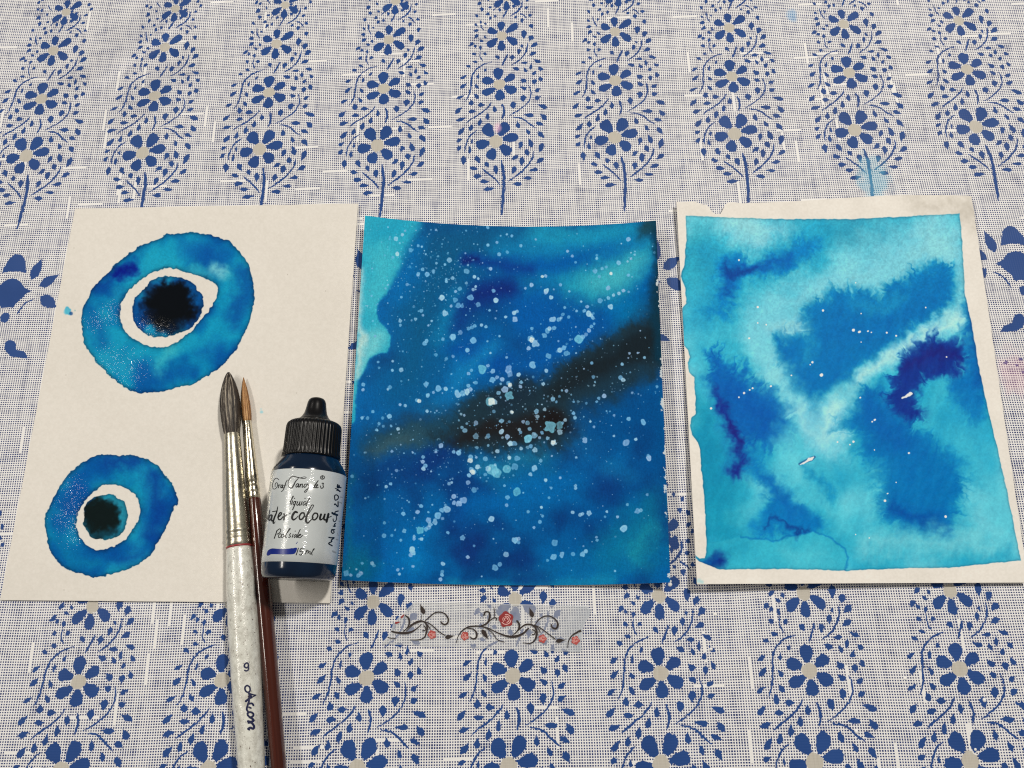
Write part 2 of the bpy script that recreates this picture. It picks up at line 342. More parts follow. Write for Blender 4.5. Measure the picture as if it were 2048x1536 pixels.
class Sheet:
    def __init__(s, corners, W_, H_, k, bow=None):
        s.c = np.array(corners, float); s.w = int(W_ * k); s.h = int(H_ * k); s.k = k
        uu, vv = np.meshgrid((np.arange(s.w) + .5) / s.w, (np.arange(s.h) + .5) / s.h)
        s.X, s.Y = s.at(uu, vv, bow)
        s.img = np.zeros((s.h, s.w, 3), np.float32); s.wet = np.zeros((s.h, s.w), np.float32)
    def at(s, u, v, bow=None):
        c = s.c; u = np.asarray(u)[..., None]; v = np.asarray(v)[..., None]
        p = (c[0] * (1 - u) + c[1] * u) * (1 - v) + (c[3] * (1 - u) + c[2] * u) * v
        x, y = p[..., 0], p[..., 1]
        if bow is not None: y = y + bow(u[..., 0], v[..., 0])
        return x, y
    def warp(s, a, b, c, seed):
        X, Y = s.X, s.Y
        dx = a * 2 * fbm(X, Y, 90, seed, 2) + b * 2 * fbm(X, Y, 26, seed + 100, 2) + c * 2 * fbm(X, Y, 7, seed + 200, 2)
        dy = a * 2 * fbm(X, Y, 90, seed + 300, 2) + b * 2 * fbm(X, Y, 26, seed + 400, 2) + c * 2 * fbm(X, Y, 7, seed + 500, 2)
        return X + dx, Y + dy
    def lay(s, col, m):
        s.img += (np.asarray(col, np.float32) - s.img) * m[..., None].astype(np.float32)
    def wash(s, col, pts, soft, a=1.0, wx=None):
        X, Y = wx if wx is not None else (s.X, s.Y); s.lay(col, a * sstep(seg_d(X, Y, pts), soft))
    def dot(s, x, y, r, col, a, seed, edge=.9):
        # irregular splash drop, drawn in a small window
        i = np.hypot(s.X[::8, ::8] - x, s.Y[::8, ::8] - y); j0 = np.unravel_index(i.argmin(), i.shape); cy, cx = j0[0] * 8, j0[1] * 8
        R = int((r + 4) * s.k * 1.7) + 14; sl = (slice(max(cy - R, 0), cy + R), slice(max(cx - R, 0), cx + R))
        X, Y = s.X[sl], s.Y[sl]; an = np.arctan2(Y - y, X - x); rg = np.random.default_rng(seed)
        rr = r * (1 + sum(rg.normal(0, (.13 if r > 4.5 else .085) / (k ** .6)) * np.cos(k * an + rg.random() * 6.28) for k in (1, 2, 3, 4, 5)) * min(1, r / 2.2))
        d = np.hypot(X - x, Y - y) - rr; m = a * sstep(d, edge); m = m * (.88 + .12 * sstep(-(d + r * .45), r * .4 + .3))
        s.img[sl] += (np.asarray(col, np.float32) - s.img[sl]) * m[..., None].astype(np.float32)
    def finish(s, name, extra=None):
        im = s.img; bl = np.clip((im[..., 2:3] - im[..., 0:1] - 85) / 60, 0, 1)     # ink leans a little to green
        a = alb(np.clip(im * (1 + bl * np.array([0, .03, -.045])), 0, 255)).astype(np.float32)
        return make_image(name, np.concatenate([a, s.wet[..., None]], -1))

# ---- middle sheet: night sky
MC = [(730, 431), (1312, 441), (1341, 1165), (683, 1160)]
def mid_bow(u, v): return 17 * (1 - (2 * u - 1)**2) * (1 - v) + 8 * (1 - (2 * u - 1)**2) * v
mid = Sheet(MC, 620, 730, 1.3, mid_bow)
wa = mid.warp(7, 5, 2.5, 11); wb = mid.warp(10, 8, 4, 31); wc = mid.warp(8, 3, 1.2, 51)
mid.lay((3, 78, 138), np.ones(mid.X.shape))
nz = fbm(mid.X, mid.Y, 120, 5, 4, .6)
mid.lay((0, 92, 160), np.clip(nz * 2.2, 0, .8)); mid.lay((4, 58, 112), np.clip(-nz * 2.2, 0, .8))
P = mid.wash
# upper field
P((12, 82, 122), [(900, 500, 60), (1010, 470, 40)], 50, .9, wb); P((6, 84, 124), [(845, 610, 40), (885, 540, 45)], 75, .8, wb); P((8, 80, 112), [(810, 760, 44), (850, 660, 40)], 80, .75, wb)
P((0, 100, 165), [(800, 590, 16), (820, 540, 14), (838, 480, 12)], 26, .9, wa)
P((28, 142, 176), [(1075, 462, 26), (1160, 468, 30), (1250, 460, 22)], 34, .95, wb); P((14, 120, 172), [(1010, 500, 26), (1140, 492, 22), (1260, 480, 18)], 30, .75, wb)
P((14, 124, 172), [(1080, 560, 30), (1150, 560, 30)], 40, .7, wb)
P((0, 84, 158), [(930, 520, 10), (1040, 532, 16), (1130, 525, 16), (1210, 512, 14), (1275, 488, 8)], 20, .95, wa); P((8, 52, 124), [(930, 517, 9), (975, 526, 9), (1060, 534, 8)], 16, .85, wa); P((14, 30, 92), [(928, 518, 6), (950, 521, 5)], 12, .9, wa)
P((34, 146, 174), [(1150, 575, 26), (1215, 560, 38), (1268, 520, 24), (1292, 495, 14)], 34, .95, wb); P((66, 168, 178), [(1190, 562, 18), (1240, 555, 26), (1270, 520, 14)], 28, .85, wa)
P((0, 108, 166), [(1270, 620, 26), (1240, 640, 22)], 34, .9, wa)
P((10, 120, 172), [(920, 590, 10), (895, 640, 16), (880, 680, 14)], 26, .7, wa)
P((8, 50, 118), [(1005, 572, 22), (962, 590, 22), (930, 625, 14), (915, 660, 8)], 26, .95, wa); P((14, 36, 104), [(1018, 575, 12), (985, 580, 12), (955, 600, 9)], 18, .8, wa)
P((0, 82, 158), [(1060, 630, 40), (1180, 660, 40), (1080, 720, 40)], 40, .85, wb); P((0, 70, 150), [(1000, 720, 26), (930, 700, 20)], 34, .8, wb)
P((14, 118, 176), [(985, 690, 12), (930, 740, 16), (905, 790, 12), (850, 810, 6)], 22, .85, wa); P((6, 96, 160), [(905, 800, 20), (840, 820, 10)], 26, .7, wa)
P((4, 60, 124), [(840, 840, 16), (770, 860, 14)], 26, .6, wb)
# dark band
P((28, 66, 80), [(760, 880, 30), (870, 850, 36), (960, 830, 34), (1060, 800, 30)], 30, .92, wb)
P((70, 92, 86), [(745, 912, 16), (790, 890, 16), (850, 868, 12)], 26, .6, wb)
B0 = [(690,300),(740,275),(800,250),(800,395),(735,425),(680,455),(620,490),(600,520),(595,565),(560,592),(480,592),(400,596),(310,585),(225,560),(280,520),(330,485),(400,455),(470,432),(535,420),(550,400),(600,372),(640,340)]
mid.lay((20, 62, 82), .7 * sstep(poly_d(*wb, [(660 + x / 1.19, 400 + y / 1.19) for x, y in B0]) - 14, 30)); mid.lay((27, 48, 56), .95 * sstep(feather(*wb, [(660 + x / 1.19, 400 + y / 1.19) for x, y in B0], 16, 88), 19))
P((22, 32, 36), [(1310, 680, 36), (1240, 708, 26), (1165, 745, 22), (1110, 780, 16)], 17, .9, wa); P((28, 27, 27), [(905, 880, 8), (970, 866, 20), (1040, 862, 24), (1110, 845, 24), (1140, 852, 16)], 20, .95, wa); P((22, 18, 18), [(1105, 838, 14), (1135, 855, 8)], 14, .9, wa)
P((22, 40, 52), [(1050, 770, 26), (1010, 800, 20)], 24, .7, wb); P((24, 52, 66), [(1180, 800, 30), (1240, 770, 24), (1300, 740, 14)], 28, .8, wb)
# lower field
P((0, 72, 130), [(1200, 850, 40), (1290, 820, 34), (1320, 900, 30)], 40, .85, wb); P((10, 92, 150), [(1170, 890, 24), (1160, 850, 8)], 28, .6, wb)
P((36, 120, 146), [(960, 935, 14), (1040, 925, 16), (1090, 910, 10)], 24, .7, wb); P((14, 90, 124), [(1090, 930, 26), (1000, 960, 24)], 30, .7, wb)
P((8, 46, 104), [(850, 925, 20), (890, 905, 14), (830, 950, 20)], 28, .85, wb); P((4, 66, 122), [(800, 1000, 40)], 60, .5, wb)
P((0, 98, 166), [(1080, 990, 40), (1160, 970, 30), (1230, 950, 26)], 40, .75, wb); P((24, 130, 176), [(1225, 938, 16), (1260, 950, 8)], 26, .5, wa)
P((2, 60, 120), [(1150, 1060, 34), (1220, 1010, 22), (1290, 960, 18)], 44, .7, wb)
P((0, 108, 176), [(830, 1110, 30), (850, 1060, 16)], 36, .85, wa); P((14, 130, 186), [(832, 1125, 14)], 22, .6, wa); P((0, 90, 164), [(930, 1020, 28), (1000, 1010, 20)], 34, .7, wb)
P((14, 44, 104), [(925, 1105, 14), (945, 1080, 8)], 22, .8, wa); P((12, 46, 110), [(745, 1095, 14), (740, 1060, 8)], 26, .7, wb)
mz = fbm(mid.X, mid.Y, 80, 15, 3) * sstep(960 - mid.Y, 60); mid.lay((8, 46, 104), np.clip(mz * 1.8, 0, .6)); mid.lay((0, 100, 168), np.clip(-mz * 1.6, 0, .5))
P((10, 112, 140), [(720, 1130, 30), (690, 1150, 16)], 26, .7, wb); P((6, 112, 146), [(1290, 1090, 44), (1310, 1000, 20), (1220, 1120, 30)], 46, .8, wb); P((34, 146, 160), [(1280, 1105, 20), (1305, 1060, 10)], 34, .55, wb)
P((20, 128, 166), [(900, 1168, 6), (1060, 1172, 8), (1220, 1160, 10)], 14, .7, wa); P((6, 100, 150), [(1000, 1150, 8), (1250, 1130, 12)], 24, .5, wb)
P((20, 110, 130), [(700, 950, 3), (692, 1060, 3), (688, 1130, 4)], 10, .6, wa); P((20, 110, 140), [(1326, 800, 2), (1334, 930, 2), (1338, 1100, 3)], 8, .6, wa)
# pale left shore with hard tide mark
L1 = [(700, 400), (850, 400), (838, 455), (818, 500), (806, 520), (795, 560), (775, 588), (762, 605), (758, 632), (765, 645), (776, 655), (786, 668), (790, 690), (782, 702), (762, 706), (745, 716), (736, 740), (724, 760), (720, 790), (716, 815), (708, 840), (690, 860), (640, 840), (640, 500)]
dl = poly_d(wc[0], wc[1], L1); crisp = np.clip((mid.Y - 520) / 90, 0, 1)
mid.lay((0, 96, 164), .8 * np.exp(-np.clip(dl, 0, 99) / 10) * (dl > -2) * crisp)
mid.lay((42, 158, 186), sstep(dl, 14 - 11.5 * crisp))
ins = sstep(dl, 6); P((20, 140, 178), [(760, 470, 20), (800, 450, 20)], 30, .5, wb)
mid.lay((72, 180, 190), ins * sstep(seg_d(*wb, [(760, 520, 26), (740, 600, 22)]), 34) * .6)
mid.lay((112, 196, 190), ins * sstep(seg_d(*wa, [(752, 680, 24), (735, 720, 12), (716, 790, 8)]), 24) * .9); mid.lay((206, 222, 196), ins * sstep(seg_d(*wa, [(722, 545, 3), (718, 640, 6), (722, 690, 10), (712, 760, 3)]), 12) * .8)
# corner and right edge
P((16, 62, 76), [(1300, 450, 22), (1285, 460, 10)], 18, .95, wa); P((34, 70, 74), [(1285, 455, 8), (1305, 460, 6)], 14, .6, wa); P((10, 50, 66), [(1318, 440, 10), (1314, 540, 14), (1318, 640, 16), (1325, 700, 20)], 11, .96, wa); P((20, 50, 58), [(1330, 560, 8), (1330, 660, 12)], 12, .8, wa)
P((2, 76, 124), [(1340, 800, 10), (1345, 950, 12)], 16, .5, wb)
SPL = [((690, 420), "612,345,28;692,297,20;793,485,28;882,430,18;630,530,26;575,570,18;936,715,22;886,768,24;988,772,30;1066,738,24;1258,602,32;1205,658,16;1100,643,16;1122,556,14;1222,835,18;1222,862,18;1465,738,34;1560,805,22;1605,828,16;1463,880,18;1298,820,22;750,895,20;1385,948,26;1333,982,18;1540,958,20;1168,1055,34;1330,1078,30;1515,1055,38;1365,1150,34;1410,1158,24;1205,1245,36;1278,1157,18;916,1215,24;940,1268,16;850,1315,20;802,1330,13;665,1335,22;668,1390,18;1042,1338,14;1788,975,24;1822,1088,32;1605,1138,30;1755,708,22;1858,533,24;1955,505,20;1830,390,18;1722,425,20;1720,210,20;1950,295,14;2010,312,18;1488,1425,24;1530,1412,24;1565,1395,22;1645,1385,20;1698,1405,20;1390,1475,28;1300,1525,36;1935,1285,18;2035,1240,24;1740,1210,16;1005,1388,14;320,1035,14;1875,310,11;1460,250,12;1037,238,10;725,250,14"),
 ((1010, 430), "1488,290,28;192,370,20;490,733,20;320,843,26;245,882,16;500,915,32;490,938,20;555,992,26;1087,678,28;1170,645,20;1220,628,18;1136,742,20;1277,705,20;1370,575,28;1485,725,20;1242,878,28;1425,910,22;1372,945,22;1310,965,20;1245,1000,22;1145,1032,32;1272,1100,32;1565,440,10;1563,478,14;1105,522,18;810,495,18;850,570,16;755,437,18;110,1180,28;145,1160,20;120,1255,34;1010,1192,36;1040,1210,24;1060,1240,22;585,1255,36;650,1260,26;675,1240,18;955,1153,22;697,1197,22;768,1230,20;720,1115,18;990,1105,22;510,1395,32;535,1370,26;590,1360,26;475,1450,30;890,1495,54;940,1470,28;975,1440,24;1012,1390,26;1040,1345,22;1075,1310,16;323,1365,20;1490,925,14;862,1157,16;918,1043,14;775,920,14;668,840,20;372,295,14;1518,525,16;1480,560,14"),
 ((690, 670), "1300,30,38;1545,65,40;1180,50,22;1475,183,28;960,100,28;985,70,24;678,420,28;1090,240,22;1220,288,20;1303,257,20;1650,408,54;1970,410,44;1985,470,36;1780,432,28;1780,545,36;1895,535,28;1830,510,24;1722,370,22;540,630,26;515,655,14;978,590,32;1130,645,38;1212,650,26;998,728,26;1065,692,18;865,785,22;1360,715,40;1420,705,36;1470,685,34;1510,655,26;1345,680,24;1490,610,24;1925,660,42;1970,735,52;1970,580,26;1990,615,24;1850,698,26;1750,800,56;1810,810,32;1575,575,24;1525,425,20;1490,465,22;220,597,24;217,660,20;335,922,20;205,997,20;272,1000,22;535,982,30;455,1000,20;410,1068,20;460,1100,18;555,1095,16;640,1130,22;380,1143,18;1578,1055,28;1445,1153,30;1575,1220,36;1725,1215,28;1885,1160,32;1955,1230,30;1410,1115,20;1792,922,22;2007,930,24;1885,1035,28;1155,1335,30;1370,1422,32;1310,1408,22;1590,1357,20;1510,1470,30;1692,1495,30;1835,1400,26;1980,1480,22;940,1470,22;1095,1390,18;1095,1410,16;725,850,20;665,840,18;990,915,20;565,1400,18;1990,1310,32;400,325,16;412,395,16;570,425,18;575,315,16"),
 ((1010, 670), "315,45,40;365,105,44;660,185,32;705,155,30;755,218,34;525,250,34;330,358,42;283,158,26;498,428,24;165,478,26;195,570,22;185,620,22;458,592,22;540,1100,70;665,1085,46;660,1170,34;725,1025,22;695,1060,18;270,1245,50;355,1212,38;585,1298,36;65,1310,32;118,1308,30;375,920,30;390,982,24;478,897,22;825,943,22;843,998,22;578,772,28;743,673,22;220,1045,22;270,1060,28;295,1130,24;172,1140,20;190,1170,20;445,1178,22;515,1242,22;415,1238,18;360,1385,32;310,1340,26;193,1368,22;270,1355,20;150,1480,34;52,1480,24;430,1515,22;1065,505,22;1395,512,28;1425,540,26;1193,733,28;1130,762,20;1105,803,16;1412,352,20;1045,338,20;1680,272,18;1490,1010,26;1668,1050,34;960,1270,34;1460,1298,42;1575,1255,20;1730,1480,34;1725,1450,18;1832,622,18;1075,1105,16;1030,1043,15;1313,1215,15;1533,697,16;655,740,16;620,805,16;50,1045,18"),
 ((680, 920), "995,20,24;1030,68,26;1005,105,26;1845,120,70;1890,155,60;1780,100,34;2000,100,50;1655,80,30;1585,120,34;1615,145,28;1555,185,26;1543,272,28;1750,175,22;1315,285,22;1345,272,16;1615,360,34;1370,437,30;1480,485,44;1430,530,36;1372,517,26;1285,590,44;1225,605,28;1175,668,42;1068,725,34;1085,780,30;1065,815,28;1035,835,26;1145,742,34;963,845,46;870,1080,38;880,1115,34;850,1145,26;895,920,18;890,950,20;982,952,22;530,912,28;775,855,26;765,648,26;935,628,26;978,555,24;1475,942,32;1828,702,36;2020,450,28;2000,1130,34;1865,1305,38;1925,1258,28;1540,1170,22;1240,1250,26;1230,1350,24;1230,1380,22;1210,1437,24;697,1322,20;718,1372,18;878,1283,18;75,1365,36;250,1365,28;220,1390,26;130,1385,20;385,1245,24;410,1270,22;265,1245,18;1300,877,20;735,967,18;625,908,18;535,757,20;610,285,20;557,320,20;680,127,20;1235,705,20;150,195,22;1615,1035,16"),
 ((1010, 920), "120,80,42;150,385,50;360,95,34;345,115,24;308,173,24;490,243,22;850,310,18;850,340,20;120,965,40;165,950,24;165,995,20;598,995,40;587,1168,38;685,1140,32;820,1135,26;935,1135,32;975,1100,26;1430,825,44;1590,620,32;1635,605,24;1010,640,32;905,660,24;935,650,20;815,630,22;1100,930,16;1110,965,18;280,625,20;420,745,24;348,815,18;455,672,18;530,455,17;1475,540,18;1355,685,18;20,545,22;437,570,18;512,1210,18;1713,417,18;665,215,17;1205,683,15")]
sd = 100
DC = [(140, 194, 216), (172, 210, 222), (122, 180, 210), (156, 188, 212)]
for (ox, oy), tx in SPL:
    for q in tx.split(';'):
        x, y, r = map(float, q.split(',')); sd += 1; rr = np.random.default_rng(sd)
        mid.dot(ox + x / 6.0235, oy + y / 6.0235, r / 6.0235 * .96, DC[rr.integers(4)] if r < 45 else (122, 196, 208), .62 + .34 * rr.random(), sd)
for k in range(1600):
    rr = rng.random()
    if rr < .45: t = rng.random(); x = 800 + 420 * t + rng.normal(0, 70); y = 960 - 240 * t + rng.normal(0, 75)
    elif rr < .72: x = rng.normal(880, 75); y = rng.normal(560, 75)
    else: x = rng.uniform(690, 1335); y = rng.uniform(445, 1160)
    if not (690 < x < 1338 and 440 < y < 1165): continue
    mid.dot(x, y, min(.45 + rng.exponential(.5), 2.6), DC[rng.integers(4)], .35 + .55 * rng.random(), 9000 + k, .7)
for x, y, r in [(1063, 679, 5), (1085, 553, 3), (1222, 547, 3), (1107, 885, 4), (940, 922, 5), (945, 944, 5), (985, 803, 7), (1020, 770, 4), (838, 802, 4), (1024, 824, 3)]: mid.dot(x, y, r, (226, 232, 216), .85, int(x))
# tooth of the paper and tiny bare nicks on the right edge
gr = vnoise(mid.X, mid.Y, 1.8, 77) + .6 * vnoise(mid.X * 2.2, mid.Y * .35, 2.2, 78); mid.img *= (1 + .13 * gr)[..., None]
en = (mid.X - np.interp(mid.Y, [441, 1165], [1312, 1341])) + 3.0; nick = sstep(-en + 4.2 * np.clip(vnoise(mid.X, mid.Y, 7, 90) + .5 * vnoise(mid.X, mid.Y, 2.5, 91) - .08, -1, 1) * -2, .6) * (mid.Y > 545)
mid.lay((216, 214, 200), np.clip(nick * (vnoise(mid.X, mid.Y, 16, 95) > .08), 0, 1) * .9)
mid_im = mid.finish('night_sky_paint')

# ---- right sheet: loose turquoise wash inside a bare border
RC = [(1353, 403), (1943, 393), (2057, 1165), (1394, 1168)]
def right_bow(u, v): return 5 * np.sin(u * 6.0) * (1 - v)**2 + 6 * (u - .5) * 0
rs = Sheet(RC, 630, 770, 1.15, right_bow)
wa = rs.warp(6, 6, 2.5, 211); wb = rs.warp(8, 9, 4, 231); wc = rs.warp(3, 2.4, 1.3, 251)
# comb-like feathering: jitter along the short direction
fe = fbm(rs.X * 1.0, rs.Y * .22, 6, 271, 2); fe2 = fbm(rs.X * .25, rs.Y, 6, 273, 2); fm = sstep(fbm(rs.X, rs.Y, 120, 275, 2), .25); wf = (wb[0] + 7 * fe2 * fm + 2 * fe, wb[1] + 13 * fe * (1 - fm) + 3 * fe2)
rs.lay((52, 168, 199), np.ones(rs.X.shape)); nz = fbm(rs.X, rs.Y, 110, 205, 3)
rs.lay((110, 200, 206), np.clip(nz * 2.4, 0, .85)); rs.lay((30, 152, 190), np.clip(-nz * 2.4, 0, .8)); P = rs.wash
PAL = (140, 206, 202)
P(PAL, [(1470, 448, 16), (1560, 470, 24), (1500, 470, 14)], 34, .8, wb); P((120, 196, 198), [(1870, 480, 40), (1800, 540, 36), (1700, 590, 34), (1620, 610, 20)], 40, .85, wb); P(PAL, [(1860, 470, 20), (1910, 520, 20), (1920, 590, 12)], 30, .7, wb)
P((66, 178, 202), [(1420, 560, 40), (1440, 650, 40), (1520, 610, 30)], 40, .7, wb); P((120, 206, 208), [(1500, 690, 20), (1540, 770, 30), (1590, 660, 20), (1640, 640, 14)], 34, .8, wb); P((156, 216, 206), [(1548, 660, 10), (1600, 640, 12)], 26, .7, wb)
P((30, 140, 176), [(1650, 470, 26), (1720, 450, 26), (1790, 470, 20)], 34, .75, wb); P((70, 152, 168), [(1690, 480, 20), (1760, 500, 18)], 26, .4, wb); P((40, 150, 174), [(1400, 470, 22), (1400, 540, 26)], 30, .6, wb)
P((20, 130, 180), [(1410, 520, 16), (1440, 540, 14), (1400, 640, 18)], 30, .5, wb)
Q = lambda col, pts, soft, al_=1.0, wx=None, amp=15: rs.lay(col, al_ * sstep(feather(*(wx or wb), smooth_line([(1300 + x / 1.829, 360 + y / 1.829) for x, y in pts] + [(1300 + pts[0][0] / 1.829, 360 + pts[0][1] / 1.829)], 2), amp, int(pts[0][0])), soft))
V = lambda col, pts, soft, al_=1.0, wx=None: rs.wash(col, [(1300 + x / 1.829, 360 + y / 1.829, r / 1.829) for x, y, r in pts], soft, al_, wx or wf)
V((138, 208, 205), [(400,500,40), (560,420,44), (740,360,54), (900,260,60), (1080,240,50)], 60, .8, wb); V((160, 216, 206), [(380,200,30), (300,170,20)], 36, .55, wb); V((150, 212, 206), [(430,560,40), (480,800,14), (540,900,20)], 40, .6, wb)
Q((30, 150, 190), [(215,300),(270,230),(330,280),(420,250),(520,200),(600,160),(660,240),(600,330),(500,350),(420,380),(350,400),(330,480),(250,520),(220,470)], 26, .8)
Q((0, 116, 184), [(255,340),(265,280),(330,290),(400,300),(480,255),(560,215),(610,240),(560,300),(440,340),(350,360),(320,420),(270,490),(225,490),(262,400)], 16, .92); V((0, 84, 164), [(500,285,8), (420,310,16), (330,325,22), (290,340,18), (290,400,14)], 14, .9); V((8, 56, 136), [(400,318,6), (320,330,12), (292,330,10), (285,300,5)], 9, .8)
CL = [(585,500),(605,460),(650,432),(720,415),(800,405),(850,432),(880,380),(940,350),(1000,318),(1050,312),(1085,330),(1085,410),(1062,480),(1000,540),(900,600),(800,650),(750,700),(690,760),(630,810),(590,860),(545,800),(500,720),(465,650),(460,605),(490,585),(560,575),(600,590),(595,545)]
Q((30, 150, 194), CL, 26, .8, amp=30); Q((0, 120, 184), CL, 12, .95, amp=18); Q((0, 108, 174), CL, 30, .75); V((0, 98, 170), [(1050,430,30), (900,540,50), (700,560,60), (660,700,50)], 40, .55); V((0, 100, 172), [(500,640,30), (560,740,36), (590,790,20)], 22, .7)
V((84, 190, 206), [(560,690,5), (600,600,8)], 18, .35); V((70, 180, 200), [(760,450,10), (840,470,12), (900,430,8)], 24, .35)
V((136, 212, 206), [(1120,400,10), (1120,480,24), (1030,570,26), (920,630,24), (800,700,26), (710,780,34), (660,850,40), (690,930,26)], 24, .92, wb); V((188, 228, 212), [(1115,505,20), (1000,580,16), (880,650,14), (770,720,10)], 20, .85, wb); V((184, 228, 214), [(670,860,30), (685,950,20)], 34, .8, wb); V((176, 222, 208), [(560,540,20), (500,560,10)], 26, .7, wb); V((150, 214, 206), [(500,740,14), (440,660,10), (560,850,16)], 26, .6, wb)
LD = [(205,620),(250,635),(340,705),(420,765),(475,830),(520,920),(450,985),(350,965),(300,890),(255,790),(220,700)]
Q((24, 144, 194), LD, 30, .8, amp=26); Q((0, 112, 182), LD, 18, .9, amp=20); Q((0, 92, 172), LD, 14, .85, amp=16); V((0, 80, 164), [(300,760,30), (380,860,40), (420,930,24)], 34, .7)
V((134, 212, 210), [(360,570,16), (440,690,14), (540,840,22), (600,930,30), (690,1000,30)], 46, .8, wb); V((176, 226, 214), [(540,850,8), (640,950,20), (680,900,20)], 40, .75, wb); V((120, 206, 208), [(480,960,10), (560,1060,16)], 36, .6, wb)
V((12, 136, 172), [(190,860,40), (215,1000,54), (250,1160,70), (260,1300,60)], 44, .92, wb); V((10, 124, 166), [(210,900,20), (240,1100,40)], 40, .6, wb); V((84, 190, 206), [(470,960,24), (560,1010,30), (520,930,16)], 34, .6, wb)
V((0, 84, 160), [(215,720,14), (262,800,22), (320,960,30), (325,1060,34)], 24, .75); V((22, 36, 124), [(258,770,5), (285,860,13), (315,960,15), (335,1030,18), (318,1085,18)], 12, .93); V((30, 28, 108), [(290,880,6), (330,990,9)], 8, .7)
Q((0, 112, 180), [(340,1000),(410,1050),(480,1120),(545,1190),(620,1270),(600,1300),(500,1300),(400,1310),(420,1230),(430,1150),(370,1080)], 20, .92); V((0, 92, 170), [(420,1090,16), (490,1170,24), (540,1250,22)], 24, .8)
V((104, 202, 208), [(500,960,20), (560,1080,30), (640,1180,26), (700,1280,20)], 40, .7, wb); V((6, 126, 182), [(565,1045,8), (600,1100,14), (650,1150,18)], 16, .8); V((20, 140, 186), [(690,1030,14), (720,1100,18)], 24, .6)
RC2 = [(755,800),(800,770),(850,780),(910,840),(970,900),(1050,950),(1130,1000),(1160,1080),(1130,1180),(1105,1270),(1060,1295),(950,1285),(880,1220),(850,1150),(830,1060),(790,970),(745,890)]
Q((20, 142, 190), RC2, 44, .9, amp=40); Q((0, 116, 180), RC2, 20, .9, amp=26); Q((0, 104, 172), RC2, 34, .7); V((0, 88, 166), [(790,830,36), (860,900,44), (940,960,30)], 36, .85); V((0, 104, 174), [(980,1080,80)], 60, .5)
V((0, 88, 164), [(880,1180,24), (960,1240,40), (1060,1240,36)], 26, .85); V((0, 74, 154), [(880,1180,10), (1040,1270,16), (1085,1270,10)], 16, .8)
Q((0, 104, 176), [(1150,410),(1205,540),(1240,760),(1220,870),(1140,850),(1080,760),(1150,700),(1155,600),(1135,520)], 18, .92); V((0, 82, 158), [(1165,480,8), (1185,600,16), (1215,740,20)], 16, .8)
AR = [(895,780),(905,710),(945,655),(1000,612),(1075,592),(1130,615),(1140,690),(1105,722),(1040,722),(985,745),(965,790),(995,850),(940,865),(905,830)]
Q((0, 92, 168), AR, 24, .9, amp=30); Q((6, 60, 144), AR, 15, .9, amp=11); Q((18, 42, 126), AR, 16, .7); V((26, 34, 112), [(935,710,14), (985,670,22), (1060,650,24), (1115,660,20)], 16, .9)
V((60, 172, 198), [(1060,780,30), (1020,860,20)], 26, .8); V((36, 152, 194), [(1110,860,40), (1180,950,50), (1230,1060,50)], 44, .8); V((80, 188, 206), [(1150,930,16), (1250,1120,30), (1290,1240,30)], 36, .6)
V((118, 202, 202), [(800,1330,40), (980,1345,36), (1180,1310,50), (1250,1340,30)], 34, .85); V((24, 144, 188), [(1290,1370,24), (1230,1390,14)], 24, .6); V((70, 182, 204), [(740,1220,40), (800,1100,40)], 50, .5)
# lower left bloom with a tide mark
bl = poly_d(*wc, [(1405, 1150), (1410, 1090), (1470, 1075), (1520, 1078), (1560, 1082), (1590, 1072), (1625, 1065), (1660, 1080), (1685, 1100), (1693, 1120), (1687, 1142), (1600, 1160)])
P((0, 112, 180), [(1510, 1060, 12), (1545, 1020, 14), (1590, 1060, 16), (1630, 1060, 10)], 16, .8, wf); rs.lay((0, 100, 174), .7 * sstep(np.abs(bl - 1) - 2, 2.5) * (rs.X > 1480)); rs.lay((52, 170, 196), .85 * sstep(bl, 3)); rs.lay((20, 140, 176), .6 * sstep(bl, 3) * sstep(seg_d(*wb, [(1420, 1110, 20), (1480, 1100, 16)]), 30)); rs.lay((88, 192, 204), .6 * sstep(bl, 3) * sstep(seg_d(*wb, [(1590, 1110, 22), (1640, 1110, 14)]), 24))
P((10, 46, 122), [(1530, 1052, 2), (1560, 1042, 3), (1590, 1062, 6), (1612, 1064, 3)], 8, .7, wf)
P((0, 34, 118), [(1422, 1120, 12), (1442, 1122, 9)], 12, .96, wa); P((0, 92, 166), [(1398, 1116, 3), (1420, 1122, 10)], 7, .9, wa)
sr = fbm(rs.X * 1.0 + .3 * rs.Y, rs.Y * .35, 9, 291, 3); rs.img += (np.array([5, 9, 7], np.float32) * (sr * 1.0)[..., None].astype(np.float32))
gr = vnoise(rs.X, rs.Y, 2.4, 277) + .7 * vnoise(rs.X, rs.Y, 5.5, 278); rs.img *= (1 + .10 * gr * (.6 + .6 * sstep(rs.Y - 650, 250)))[..., None]
# bare border
PO = [(1372, 431), (1440, 434), (1560, 438), (1700, 438), (1830, 432), (1919, 427), (1924, 480), (1928, 545), (1930, 590), (1942, 640), (1952, 700), (1960, 745), (1975, 815), (1997, 905), (2015, 985), (2032, 1070), (2042, 1121), (1980, 1127), (1900, 1135), (1800, 1137), (1740, 1139), (1690, 1142), (1640, 1139), (1540, 1138), (1440, 1139), (1425, 1134), (1412, 1128), (1400, 1124), (1392, 1117), (1391, 1110), (1400, 1118), (1410, 1116), (1413, 1105), (1412, 1060), (1407, 980), (1402, 935), (1400, 900), (1396, 885), (1384, 870), (1380, 850), (1383, 836), (1392, 828), (1390, 780), (1388, 755), (1378, 744), (1375, 725), (1380, 715), (1376, 700), (1363, 685), (1361, 672), (1367, 655), (1362, 628), (1366, 615), (1373, 606), (1370, 575), (1362, 553), (1363, 543), (1369, 530), (1372, 480)]
